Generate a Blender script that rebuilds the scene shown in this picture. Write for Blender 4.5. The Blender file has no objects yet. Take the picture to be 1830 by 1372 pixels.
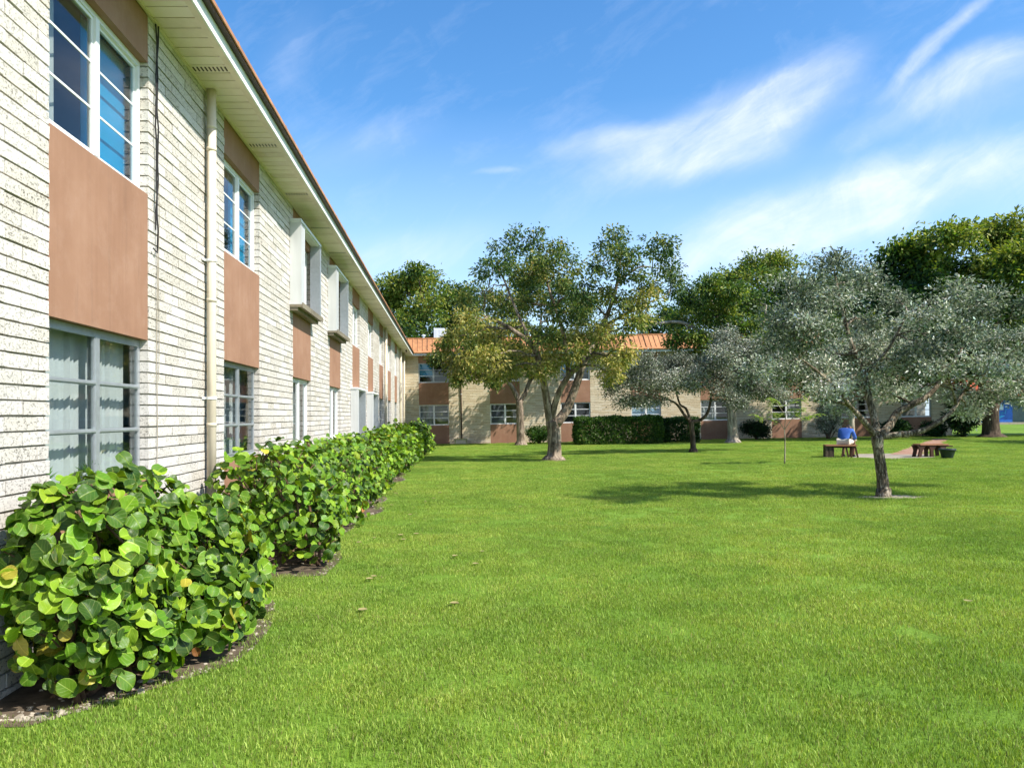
import bpy, bmesh, math, random
import numpy as np
from mathutils import Vector, Matrix
R = math.radians
random.seed(7)
rng = np.random.default_rng(11)
scene = bpy.context.scene
COL = scene.collection

# ------------------------------------------------------------------ survey: photo pixels -> world metres
F, VX, VY, EYE = 1437.0, 805.0, 743.0, 1.7
SL = 0.0175                                   # the ground rises gently to the right
def gz(x): return SL * min(max(x, -6.0), 70.0)
def wp(px, py, Y): return ((px - VX) / F * Y, Y, EYE + (VY - py) / F * Y)
def gp(px, py):
    Y = EYE * F / ((py - VY) + SL * (px - VX))
    X = (px - VX) / F * Y
    return (X, Y, gz(X))

# ------------------------------------------------------------------ mesh helpers
class MB:
    def __init__(s): s.v = []; s.f = []; s.m = []; s.t = []; s.mi = 0
    def quad(s, a, b, c, d, t=0.5):
        n = len(s.v); s.v += [a, b, c, d]; s.f.append((n, n+1, n+2, n+3)); s.m.append(s.mi); s.t += [t]*4
    def poly(s, pts, t=0.5):
        n = len(s.v); s.v += list(pts); s.f.append(tuple(range(n, n+len(pts)))); s.m.append(s.mi); s.t += [t]*len(pts)
    def box(s, x0, x1, y0, y1, z0, z1, t=0.5, M=None):
        n = len(s.v)
        p = [(x0,y0,z0),(x1,y0,z0),(x1,y1,z0),(x0,y1,z0),(x0,y0,z1),(x1,y0,z1),(x1,y1,z1),(x0,y1,z1)]
        if M is not None: p = [tuple(M @ Vector(q)) for q in p]
        s.v += p; s.t += [t]*8
        for q in ((0,3,2,1),(4,5,6,7),(0,1,5,4),(1,2,6,5),(2,3,7,6),(3,0,4,7)):
            s.f.append(tuple(n+k for k in q)); s.m.append(s.mi)
    def tube(s, pts, rad, n=8, cap=True, t=0.5, jit=0.0):
        pts = [Vector(p) for p in pts]
        if not hasattr(rad, '__len__'): rad = [rad]*len(pts)
        base = len(s.v); ref = None
        for i, p in enumerate(pts):
            a = pts[max(i-1, 0)]; b = pts[min(i+1, len(pts)-1)]
            d = (b - a).normalized()
            if ref is None:
                ref = d.orthogonal().normalized()
            u = (ref - d*ref.dot(d))
            u = u.normalized() if u.length > 1e-6 else d.orthogonal().normalized()
            ref = u; w = d.cross(u)
            for k in range(n):
                an = 2*math.pi*k/n; r = rad[i]*(1 + (random.uniform(-jit, jit) if jit else 0))
                s.v.append(tuple(p + (u*math.cos(an) + w*math.sin(an))*r)); s.t.append(t)
        for i in range(len(pts)-1):
            for k in range(n):
                a = base + i*n + k; b = base + i*n + (k+1) % n
                s.f.append((a, b, b+n, a+n)); s.m.append(s.mi)
        if cap:
            s.f.append(tuple(base + k for k in reversed(range(n)))); s.m.append(s.mi)
            e = base + (len(pts)-1)*n
            s.f.append(tuple(e + k for k in range(n))); s.m.append(s.mi)
    def lathe(s, prof, c=(0,0,0), n=20, t=0.5):
        base = len(s.v)
        for r, z in prof:
            for k in range(n):
                a = 2*math.pi*k/n
                s.v.append((c[0]+r*math.cos(a), c[1]+r*math.sin(a), c[2]+z)); s.t.append(t)
        for i in range(len(prof)-1):
            for k in range(n):
                a = base+i*n+k; b = base+i*n+(k+1) % n
                s.f.append((a, b, b+n, a+n)); s.m.append(s.mi)
    def build(s, name, mat, parent=None, origin=(0,0,0), smooth=False, jitter=0.0):
        me = bpy.data.meshes.new(name)
        v = np.array(s.v, dtype=float) - np.array(origin, dtype=float)
        me.from_pydata([tuple(p) for p in v], [], s.f)
        a = me.attributes.new('tint', 'FLOAT', 'POINT'); a.data.foreach_set('value', np.array(s.t, dtype=np.float32))
        for m in (mat if isinstance(mat, (list, tuple)) else [mat]): me.materials.append(m)
        me.polygons.foreach_set('material_index', s.m)
        if smooth: me.polygons.foreach_set('use_smooth', [True]*len(me.polygons))
        me.update()
        return link(name, me, parent)
def link(name, me, parent=None):
    o = bpy.data.objects.new(name, me); COL.objects.link(o)
    if parent is not None: o.parent = parent
    return o
def tag(o, label=None, cat=None, group=None, kind=None):
    if label: o['label'] = label
    if cat: o['category'] = cat
    if group: o['group'] = group
    if kind: o['kind'] = kind
    return o
def thing(name, label, cat, loc=(0,0,0), rot=(0,0,0), group=None):
    o = bpy.data.objects.new(name, None); COL.objects.link(o)
    o.location = loc; o.rotation_euler = rot; o.empty_display_size = 0.3
    return tag(o, label, cat, group)
def copy_tree(o, parent=None):
    c = o.copy(); COL.objects.link(c)
    if parent is not None: c.parent = parent
    for ch in list(o.children): copy_tree(ch, c)
    return c
def np_mesh(name, V, faces, mat, attrs=None, smooth=False):
    """V (n,3); faces (m,k) int array, all the same size"""
    me = bpy.data.meshes.new(name)
    m, k = faces.shape
    me.vertices.add(len(V)); me.vertices.foreach_set('co', np.ascontiguousarray(V, dtype=np.float32).ravel())
    me.loops.add(m*k); me.loops.foreach_set('vertex_index', np.ascontiguousarray(faces, dtype=np.int32).ravel())
    me.polygons.add(m); me.polygons.foreach_set('loop_start', np.arange(0, m*k, k, dtype=np.int32))
    if smooth: me.polygons.foreach_set('use_smooth', np.ones(m, dtype=bool))
    for an, (ty, data) in (attrs or {}).items():
        a = me.attributes.new(an, ty, 'POINT')
        if ty == 'FLOAT_COLOR': a.data.foreach_set('color', np.ascontiguousarray(data, dtype=np.float32).ravel())
        elif ty == 'FLOAT_VECTOR': a.data.foreach_set('vector', np.ascontiguousarray(data, dtype=np.float32).ravel())
        else: a.data.foreach_set('value', data)
    me.materials.append(mat)
    me.update(calc_edges=True); me.validate()
    return me

# ------------------------------------------------------------------ material helpers
class NT:
    def __init__(s, tree): s.t = tree; s.n = tree.nodes; s.l = tree.links
    def new(s, ty, **kw):
        n = s.n.new(ty)
        for k, v in kw.items(): setattr(n, k, v)
        return n
    def put(s, sock, v):
        if v is None: return
        if hasattr(v, 'is_linked') or isinstance(v, bpy.types.NodeSocket): s.l.new(v, sock)
        else:
            if hasattr(sock, 'default_value') and not isinstance(v, (int, float)) and len(v) == 3 and sock.type == 'RGBA': v = (*v, 1)
            sock.default_value = v
    def math(s, op, a, b=None, c=None, clamp=False):
        n = s.new('ShaderNodeMath', operation=op, use_clamp=clamp)
        s.put(n.inputs[0], a); s.put(n.inputs[1], b)
        if c is not None: s.put(n.inputs[2], c)
        return n.outputs[0]
    def vmath(s, op, a, b=None):
        n = s.new('ShaderNodeVectorMath', operation=op); s.put(n.inputs[0], a); s.put(n.inputs[1], b)
        return n.outputs['Value'] if op in ('LENGTH', 'DOT_PRODUCT') else n.outputs[0]
    def noise(s, vec, scale, detail=4, rough=0.55, dist=0.0):
        n = s.new('ShaderNodeTexNoise'); s.put(n.inputs['Vector'], vec)
        n.inputs['Scale'].default_value = scale; n.inputs['Detail'].default_value = detail
        n.inputs['Roughness'].default_value = rough; n.inputs['Distortion'].default_value = dist
        return n.outputs['Fac']
    def ramp(s, fac, stops):
        n = s.new('ShaderNodeValToRGB'); s.put(n.inputs[0], fac)
        cr = n.color_ramp
        while len(cr.elements) < len(stops): cr.elements.new(0.5)
        for e, (p, c) in zip(cr.elements, stops):
            e.position = p; e.color = (*c, 1) if len(c) == 3 else c
        return n.outputs[0]
    def mix(s, fac, a, b, blend='MIX'):
        n = s.new('ShaderNodeMix', data_type='RGBA', blend_type=blend)
        s.put(n.inputs['Factor'], fac); s.put(n.inputs[6], a); s.put(n.inputs[7], b)
        return n.outputs[2]
    def mapr(s, v, a, b, c=0.0, d=1.0, smooth=False):
        n = s.new('ShaderNodeMapRange'); n.interpolation_type = 'SMOOTHSTEP' if smooth else 'LINEAR'
        s.put(n.inputs[0], v)
        for k, q in zip((1, 2, 3, 4), (a, b, c, d)): n.inputs[k].default_value = q
        return n.outputs[0]
    def attr(s, name, out='Fac'):
        n = s.new('ShaderNodeAttribute', attribute_name=name); return n.outputs[out]
    def coords(s, kind='Object'): return s.new('ShaderNodeTexCoord').outputs[kind]
    def mapping(s, vec, scale=(1,1,1), rot=(0,0,0), loc=(0,0,0)):
        n = s.new('ShaderNodeMapping'); s.put(n.inputs[0], vec)
        n.inputs['Scale'].default_value = scale; n.inputs['Rotation'].default_value = rot; n.inputs['Location'].default_value = loc
        return n.outputs[0]
    def bump(s, h, strength=0.4, dist=0.01):
        n = s.new('ShaderNodeBump'); n.inputs['Strength'].default_value = strength; n.inputs['Distance'].default_value = dist
        s.put(n.inputs['Height'], h); return n.outputs[0]
def mat(name, fn):
    m = bpy.data.materials.new(name); m.use_nodes = True
    nt = NT(m.node_tree); nt.n.clear()
    out = nt.new('ShaderNodeOutputMaterial')
    nt.l.new(fn(nt), out.inputs['Surface'])
    return m
def princ(nt, col, rough=0.6, spec=0.4, normal=None, metal=0.0, coat=0.0):
    p = nt.new('ShaderNodeBsdfPrincipled')
    nt.put(p.inputs['Base Color'], col); nt.put(p.inputs['Roughness'], rough)
    p.inputs['Specular IOR Level'].default_value = spec; p.inputs['Metallic'].default_value = metal
    if coat: p.inputs['Coat Weight'].default_value = coat
    if normal is not None: nt.put(p.inputs['Normal'], normal)
    return p.outputs[0]
def simple(name, col, rough=0.6, spec=0.4, nscale=12, var=0.12, bump=0.1, metal=0.0, streak=None):
    def fn(nt):
        c = nt.coords(); v = c if streak is None else nt.mapping(c, scale=streak)
        n1 = nt.noise(v, nscale, 5); n2 = nt.noise(v, nscale*0.13, 3)
        f = nt.math('ADD', nt.math('MULTIPLY', n1, 0.5), nt.math('MULTIPLY', n2, 0.5))
        lo = tuple(x*(1-var*2) for x in col); hi = tuple(min(1, x*(1+var*2)) for x in col)
        cc = nt.ramp(f, [(0.3, lo), (0.7, hi)])
        return princ(nt, cc, rough, spec, nt.bump(nt.noise(c, nscale*8, 3), bump, 0.003), metal)
    return mat(name, fn)

def m_block(base, warm, dark):
    def fn(nt):
        c = nt.coords(); t = nt.attr('tint')
        n1 = nt.noise(c, 2.1, 4); n2 = nt.noise(c, 0.35, 3)
        a = nt.mix(nt.mapr(nt.math('ADD', nt.math('MULTIPLY', t, 0.7), nt.math('MULTIPLY', n1, 0.3)), 0.1, 0.9), base, warm)
        a = nt.mix(nt.mapr(n2, 0.45, 0.7, 0, 0.25), a, tuple(x*0.78 for x in base))
        vo = nt.new('ShaderNodeTexVoronoi'); vo.feature = 'F1'
        nt.put(vo.inputs['Vector'], nt.vmath('ADD', nt.mapping(c, scale=(1, 1, 1.5)), nt.vmath('SCALE', c, None)))
        vo.inputs['Scale'].default_value = 16; vo.inputs['Randomness'].default_value = 1
        # torn, pitted face of the slump block
        p1 = nt.noise(nt.mapping(c, scale=(1, 1, 1.5)), 36, 6, 0.70, 0.7)
        p2 = nt.noise(nt.mapping(c, scale=(1, 1, 1.3), loc=(7, 3, 1)), 85, 3, 0.6)
        pit = nt.mapr(nt.math('ADD', nt.math('MULTIPLY', p1, 0.7), nt.math('MULTIPLY', p2, 0.3)), 0.415, 0.475, 1, 0, True)
        dens = nt.mapr(t, 0.0, 1.0, 0.45, 0.95)
        pit = nt.math('MULTIPLY', pit, dens)
        a = nt.mix(nt.math('MULTIPLY', pit, 0.85), a, dark)
        h = nt.math('SUBTRACT', nt.math('MULTIPLY', p1, 0.6), nt.math('MULTIPLY', pit, 0.9))
        return princ(nt, a, 0.9, 0.15, nt.bump(h, 0.55, 0.006))
    return fn
M = {}
M['block'] = mat('slump_block', m_block((0.625, 0.595, 0.560), (0.525, 0.48, 0.41), (0.085, 0.075, 0.06)))
M['block_warm'] = mat('warm_slump_block', m_block((0.72, 0.64, 0.48), (0.60, 0.48, 0.31), (0.17, 0.12, 0.07)))  # same block; the end wing's warmer look is put into the colour
M['mortar'] = simple('mortar', (0.26, 0.245, 0.20), 0.95, 0.1, 30, 0.2, 0.4)
M['panel'] = None
def m_panel(nt):
    c = nt.coords()
    n = nt.noise(c, 1.1, 4, 0.6); st = nt.noise(nt.mapping(c, scale=(14, 14, 0.5)), 1.0, 4, 0.6); fi = nt.noise(c, 120, 3)
    f = nt.math('ADD', nt.math('MULTIPLY', n, 0.8), nt.math('MULTIPLY', st, 0.2))
    a = nt.ramp(f, [(0.3, (0.245, 0.130, 0.080)), (0.52, (0.295, 0.163, 0.103)), (0.72, (0.35, 0.205, 0.136))])
    dr = nt.mapr(nt.noise(nt.mapping(c, scale=(5, 5, 0.35), loc=(3, 0, 9)), 1.3, 5, 0.7), 0.56, 0.75, 0, 0.3)
    a = nt.mix(dr, a, (0.13, 0.085, 0.065))
    a = nt.mix(nt.mapr(nt.noise(c, 3.2, 6, 0.7), 0.5, 0.72, 0, 0.28), a, (0.40, 0.26, 0.19))
    return princ(nt, a, 0.8, 0.2, nt.bump(nt.math('ADD', fi, nt.math('MULTIPLY', nt.noise(c, 14, 3), 2.0)), 0.22, 0.003))
M['panel'] = mat('brown_stucco', m_panel)
M['white'] = simple('white_enamel', (0.72, 0.73, 0.72), 0.45, 0.4, 6, 0.05, 0.05)
M['alum'] = simple('aluminium', (0.42, 0.45, 0.47), 0.38, 0.6, 20, 0.08, 0.05, metal=0.55)
M['galv'] = simple('galvanised', (0.62, 0.63, 0.62), 0.35, 0.6, 7, 0.08, 0.05, metal=0.25, streak=(1, 1, 0.15))
def m_soffit(nt):
    c = nt.coords(); t = nt.attr('tint')
    n = nt.noise(c, 1.3, 5, 0.65); g = nt.noise(c, 9, 4)
    f = nt.math('ADD', nt.math('MULTIPLY', n, 0.55), nt.math('ADD', nt.math('MULTIPLY', g, 0.2), nt.math('MULTIPLY', t, 0.25)))
    a = nt.ramp(f, [(0.3, (0.66, 0.54, 0.45)), (0.52, (0.83, 0.71, 0.62)), (0.72, (0.86, 0.76, 0.69))])
    return princ(nt, a, 0.55, 0.3, nt.bump(g, 0.1, 0.003))
M['soffit'] = mat('cream_soffit', m_soffit)
M['fascia'] = simple('fascia_white', (0.68, 0.70, 0.66), 0.6, 0.3, 5, 0.10, 0.1)
M['brown'] = simple('dark_brown_trim', (0.055, 0.028, 0.022), 0.5, 0.3, 10, 0.2, 0.1)
M['orange'] = simple('orange_metal', (0.42, 0.20, 0.088), 0.5, 0.3, 2.2, 0.20, 0.1, streak=(3, 3, 0.4))
M['pipe'] = simple('cream_pipe', (0.64, 0.56, 0.43), 0.6, 0.3, 3, 0.12, 0.1, streak=(2, 2, 0.6))
M['ledge'] = simple('shaded_ledge', (0.20, 0.17, 0.12), 0.6, 0.3, 8, 0.2, 0.2)  # dark colour stands in for the shade under the shutter ledge
M['cable'] = simple('black_cable', (0.02, 0.018, 0.018), 0.6, 0.3)
M['thin_cable'] = simple('grey_cable', (0.30, 0.26, 0.20), 0.7, 0.2)
M['roofing'] = simple('flat_roofing', (0.45, 0.43, 0.40), 0.9, 0.1)
M['interior'] = simple('interior_paint', (0.30, 0.29, 0.26), 0.85, 0.1, 3, 0.1, 0.0)
M['blind'] = simple('blind_fabric', (0.46, 0.475, 0.47), 0.8, 0.15, 8, 0.06, 0.1, streak=(4, 4, 0.3))
M['drape'] = simple('drape_fabric', (0.34, 0.35, 0.34), 0.85, 0.1, 8, 0.12, 0.1, streak=(4, 4, 0.3))
M['blue_blind'] = simple('blue_shade', (0.012, 0.27, 0.50), 0.55, 0.3, 1.2, 0.12, 0.05)
M['green_blind'] = simple('green_gold_blind', (0.30, 0.30, 0.10), 0.7, 0.2, 14, 0.4, 0.1, streak=(0.3, 1, 2))
M['pale_blue'] = simple('pale_blue_shade', (0.36, 0.52, 0.66), 0.7, 0.2, 1.2, 0.08, 0.05)
def m_glass(nt):
    c = nt.coords(); ge = nt.new('ShaderNodeNewGeometry')
    nb = nt.bump(nt.noise(c, 1.5, 2), 0.03, 0.01)
    cs = nt.math('ABSOLUTE', nt.vmath('DOT_PRODUCT', ge.outputs['Normal'], ge.outputs['Incoming']))
    frs = nt.math('MULTIPLY_ADD', nt.math('POWER', nt.math('SUBTRACT', 1.0, cs, None, True), 5.0), 0.75, 0.04)
    tr = nt.new('ShaderNodeBsdfTransparent'); tr.inputs[0].default_value = (0.90, 0.93, 0.93, 1)
    gl = nt.new('ShaderNodeBsdfGlossy'); gl.inputs['Roughness'].default_value = 0.02; nt.put(gl.inputs['Normal'], nb)
    mx = nt.new('ShaderNodeMixShader')
    nt.put(mx.inputs[0], frs)
    nt.l.new(tr.outputs[0], mx.inputs[1]); nt.l.new(gl.outputs[0], mx.inputs[2])
    return mx.outputs[0]
M['glass'] = mat('window_glass', m_glass)

def leafmat(name, rough=0.5, spec=0.35, transl=0.22, tr_tint=(1.15, 1.25, 0.5)):
    def fn(nt):
        col = nt.attr('col', 'Color')
        p = princ(nt, col, rough, spec)
        t = nt.new('ShaderNodeBsdfTranslucent'); nt.put(t.inputs[0], nt.mix(1.0, col, tr_tint, 'MULTIPLY'))
        mx = nt.new('ShaderNodeMixShader'); mx.inputs[0].default_value = transl
        nt.l.new(p, mx.inputs[1]); nt.l.new(t.outputs[0], mx.inputs[2])
        return mx.outputs[0]
    return mat(name, fn)
M['leaf'] = leafmat('tree_leaf', 0.5, 0.30, 0.34)
M['silver'] = leafmat('silver_leaf', 0.6, 0.25, 0.22, (1, 1.05, 0.75))
def m_grape(nt):
    col = nt.attr('col', 'Color'); uv = nt.attr('luv', 'Vector')
    sx = nt.new('ShaderNodeSeparateXYZ'); nt.put(sx.inputs[0], uv)
    u = nt.math('ABSOLUTE', sx.outputs[0]); v = sx.outputs[1]
    mid = nt.mapr(u, 0.0, 0.085, 1, 0)
    side = nt.math('FRACT', nt.math('MULTIPLY', nt.math('SUBTRACT', v, nt.math('MULTIPLY', u, 0.42)), 4.6))
    side = nt.mapr(nt.math('ABSOLUTE', nt.math('SUBTRACT', side, 0.5)), 0.0, 0.08, 1, 0)
    vein = nt.math('MAXIMUM', mid, nt.math('MULTIPLY', side, 0.55))
    rim = nt.mapr(sx.outputs[2], 0.90, 1.0, 0, 0.6)
    vein = nt.math('MAXIMUM', vein, rim)
    spots = nt.mapr(nt.noise(nt.coords(), 26, 4), 0.60, 0.70, 0, 0.35)
    a = nt.mix(nt.math('MULTIPLY', vein, 0.62), col, nt.mix(0.35, nt.mix(1.0, col, (2.4, 2.0, 2.0), 'MULTIPLY'), (0.5, 0.55, 0.15)))
    a = nt.mix(spots, a, (0.16, 0.12, 0.03))
    b = nt.bump(nt.math('ADD', nt.math('MULTIPLY', vein, -0.6), nt.math('MULTIPLY', nt.noise(nt.coords(), 22, 2), 0.9)), 0.5, 0.006)
    p = princ(nt, a, 0.42, 0.26, b)
    t = nt.new('ShaderNodeBsdfTranslucent'); nt.put(t.inputs[0], nt.mix(1.0, a, (1.6, 1.5, 0.4), 'MULTIPLY'))
    mx = nt.new('ShaderNodeMixShader'); mx.inputs[0].default_value = 0.16
    nt.l.new(p, mx.inputs[1]); nt.l.new(t.outputs[0], mx.inputs[2])
    return mx.outputs[0]
M['grape'] = mat('sea_grape_leaf', m_grape)
def barkm(name, a, b, c, sc=9):
    def fn(nt):
        co = nt.coords()
        n = nt.noise(nt.mapping(co, scale=(1, 1, 0.2)), sc, 6, 0.7, 0.9); n2 = nt.noise(co, 2.2, 4)
        f = nt.math('ADD', nt.math('MULTIPLY', n, 0.75), nt.math('MULTIPLY', n2, 0.25))
        col = nt.ramp(f, [(0.38, a), (0.5, b), (0.63, c)])
        return princ(nt, col, 0.9, 0.15, nt.bump(n, 0.9, 0.03))
    return mat(name, fn)
M['bark'] = barkm('grey_bark', (0.05, 0.036, 0.025), (0.17, 0.13, 0.092), (0.40, 0.32, 0.24))
M['bark_pale'] = barkm('pale_bark', (0.10, 0.08, 0.06), (0.30, 0.245, 0.185), (0.52, 0.44, 0.35), 9)
M['bark_rough'] = barkm('furrowed_bark', (0.02, 0.015, 0.010), (0.13, 0.10, 0.065), (0.56, 0.48, 0.36), 26)
M['bark_dark'] = barkm('dark_bark', (0.025, 0.018, 0.014), (0.07, 0.05, 0.035), (0.15, 0.11, 0.08))
M['stem'] = barkm('woody_stem', (0.05, 0.03, 0.02), (0.12, 0.075, 0.045), (0.22, 0.15, 0.09), 14)
def m_lawn(nt):
    c = nt.coords()
    n = nt.noise(c, 0.32, 5, 0.6); n2 = nt.noise(c, 3.5, 4); n3 = nt.noise(nt.mapping(c, scale=(1, 0.6, 1)), 55, 4, 0.7)
    f = nt.math('ADD', nt.math('MULTIPLY', n, 0.40), nt.math('ADD', nt.math('MULTIPLY', n2, 0.22), nt.math('MULTIPLY', n3, 0.38)))
    a = nt.ramp(f, [(0.34, (0.055, 0.11, 0.012)), (0.5, (0.125, 0.22, 0.022)), (0.66, (0.21, 0.33, 0.05))])
    return princ(nt, a, 0.85, 0.12, nt.bump(n3, 0.7, 0.02))
M['lawn'] = mat('lawn_ground', m_lawn)
def m_grass(nt):
    col = nt.attr('col', 'Color')
    oi = nt.new('ShaderNodeObjectInfo')
    n = nt.noise(oi.outputs['Location'], 0.35, 4, 0.6); n2 = nt.noise(oi.outputs['Location'], 2.0, 3)
    f = nt.math('ADD', nt.math('MULTIPLY', n, 0.55), nt.math('ADD', nt.math('MULTIPLY', n2, 0.25), nt.math('MULTIPLY', oi.outputs['Random'], 0.20)))
    g = nt.ramp(f, [(0.36, (0.62, 0.74, 0.65)), (0.47, (0.92, 0.95, 0.95)), (0.55, (1.1, 1.04, 1.05)), (0.66, (1.55, 1.25, 1.6))])
    a = nt.mix(1.0, col, g, 'MULTIPLY')
    p = princ(nt, a, 0.55, 0.22)
    t = nt.new('ShaderNodeBsdfTranslucent'); nt.put(t.inputs[0], nt.mix(1.0, a, (1.3, 1.3, 0.5), 'MULTIPLY'))
    mx = nt.new('ShaderNodeMixShader'); mx.inputs[0].default_value = 0.32
    nt.l.new(p, mx.inputs[1]); nt.l.new(t.outputs[0], mx.inputs[2])
    return mx.outputs[0]
M['grass'] = mat('grass_blade', m_grass)
M['soil'] = simple('bed_soil', (0.11, 0.085, 0.06), 0.95, 0.1, 9, 0.35, 0.8)
M['stone_chip'] = simple('pale_stone_chip', (0.33, 0.29, 0.23), 0.9, 0.1, 9, 0.3, 0.4)
M['paving'] = simple('paving_concrete', (0.30, 0.26, 0.20), 0.9, 0.1, 3, 0.2, 0.3)
def m_brickpath(nt):
    c = nt.coords()
    b = nt.new('ShaderNodeTexBrick'); nt.put(b.inputs['Vector'], nt.mapping(c, rot=(0, 0, R(-40))))
    b.inputs['Scale'].default_value = 4.5
    for k, q in (('Color1', (0.28, 0.13, 0.08, 1)), ('Color2', (0.36, 0.20, 0.13, 1)), ('Mortar', (0.28, 0.2, 0.15, 1))): b.inputs[k].default_value = q
    a = nt.mix(nt.mapr(nt.noise(c, 2, 4), 0.4, 0.7, 0, 0.5), b.outputs[0], (0.42, 0.32, 0.25))
    return princ(nt, a, 0.9, 0.1)
M['brickpath'] = mat('brick_paving', m_brickpath)
M['asphalt'] = simple('asphalt', (0.06, 0.06, 0.058), 0.9, 0.1, 6, 0.15, 0.3)
M['wood'] = simple('brown_wood', (0.06, 0.028, 0.018), 0.7, 0.2, 4, 0.3, 0.4, streak=(1, 8, 8))
M['woodtop'] = simple('worn_wood_top', (0.30, 0.14, 0.075), 0.7, 0.2, 4, 0.25, 0.4, streak=(1, 8, 8))
M['pot'] = simple('green_glazed_pot', (0.018, 0.03, 0.022), 0.5, 0.4, 8, 0.25, 0.2)
M['utility'] = simple('olive_box_paint', (0.36, 0.36, 0.16), 0.6, 0.3, 8, 0.15, 0.2)
M['ac'] = simple('rooftop_unit_paint', (0.60, 0.66, 0.70), 0.5, 0.4, 8, 0.1, 0.1)
M['blue_wall'] = simple('blue_mural', (0.012, 0.11, 0.42), 0.5, 0.4, 2.5, 0.3, 0.1)
M['blue_bright'] = simple('bright_blue_paint', (0.03, 0.28, 0.66), 0.5, 0.4, 3, 0.15, 0.1)  # brighter blue than the mural, for the pillar
M['poster'] = simple('poster_paper', (0.42, 0.60, 0.70), 0.6, 0.3, 30, 0.3, 0.0)
M['cyan'] = simple('cyan_paint', (0.06, 0.48, 0.70), 0.6, 0.3)
M['teal'] = simple('teal_wall', (0.10, 0.15, 0.14), 0.8, 0.2)
M['tile'] = simple('terracotta_tile', (0.52, 0.12, 0.05), 0.75, 0.2, 5, 0.3, 0.4)
M['skin'] = simple('skin', (0.20, 0.095, 0.055), 0.55, 0.35, 6, 0.08, 0.1)
M['shirt'] = simple('blue_shirt', (0.055, 0.125, 0.40), 0.85, 0.1, 7, 0.12, 0.4)
M['shorts'] = simple('cream_shorts', (0.62, 0.55, 0.45), 0.85, 0.1, 7, 0.12, 0.4)
M['hair'] = simple('dark_hair', (0.02, 0.015, 0.012), 0.6, 0.3)
M['shoe'] = simple('dark_shoe', (0.03, 0.03, 0.035), 0.6, 0.3)
M['print'] = simple('shirt_print', (0.25, 0.55, 0.45), 0.8, 0.1)
M['dryleaf'] = simple('dry_leaf', (0.30, 0.26, 0.11), 0.7, 0.2, 20, 0.25, 0.2)

# ------------------------------------------------------------------ ground
def ground():
    xs = [-400, -120, -40, -12, -6] + list(np.linspace(-4, 70, 38)) + [120, 300, 600]
    ys = [-200, -60, -20, -5] + list(np.linspace(0, 90, 46)) + [150, 300, 700]
    m = MB()
    idx = {}
    for i, x in enumerate(xs):
        for j, y in enumerate(ys):
            idx[i, j] = len(m.v); m.v.append((x, y, gz(x))); m.t.append(0.5)
    for i in range(len(xs)-1):
        for j in range(len(ys)-1):
            m.f.append((idx[i, j], idx[i+1, j], idx[i+1, j+1], idx[i, j+1])); m.m.append(0)
    tag(m.build('ground', M['lawn'], smooth=True), kind='structure')
ground()
def sheet(name, pts, m_, dz=0.004, kind='structure'):
    m = MB(); m.poly([(x, y, gz(x)+dz) for x, y in pts]); return tag(m.build(name, m_), kind=kind)
def bed_edge(Y):            # right edge of the planting bed along the left wing
    e = -1.42 + 0.16*math.sin(Y*0.9+0.4) + 0.07*math.sin(Y*2.7)
    if Y < 8.6: e = -1.74 + 0.28*math.sin((Y-4.6)*0.95) - (0.55*max(0, (5.6-Y))) - 0.35*math.exp(-((Y-8.3)/0.45)**2)
    return max(e, -2.7)
ysb = np.arange(4.5, 40.1, 0.2)
sheet('planting_bed', [(-2.77, 4.5)] + [(bed_edge(y), y) for y in ysb] + [(-2.77, 40.0)], M['soil'])
def disc_pts(cx, cy, r, n=28, wob=0.15, sx=1.0):
    return [(cx + sx*r*math.cos(a)*(1+random.uniform(-wob, wob)), cy + r*math.sin(a)*(1+random.uniform(-wob, wob))) for a in np.linspace(0, 2*math.pi, n, endpoint=False)]
patA = [gp(1515, 817)[:2], gp(1600, 820)[:2], gp(1672, 817)[:2], gp(1668, 811)[:2], gp(1600, 810)[:2], gp(1528, 811)[:2]]
sheet('patio', patA, M['paving'])
w0, w1, w2, w3 = gp(1590, 812)[:2], gp(1650, 812)[:2], gp(1698, 784)[:2], gp(1668, 784)[:2]
pathA = [w0, w1, w2, w3]
sheet('path', pathA, M['brickpath'], 0.008)
sheet('road', [(40, 66), (90, 66), (90, 74.5), (40, 74.5)], M['asphalt'], 0.004)
sheet('pavement', [(34, 62.5), (90, 62.5), (90, 65.4), (34, 65.4)], M['paving'], 0.006)
sheet('forecourt', [(44, 75), (90, 75), (90, 84), (44, 84)], M['paving'], 0.006)

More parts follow.
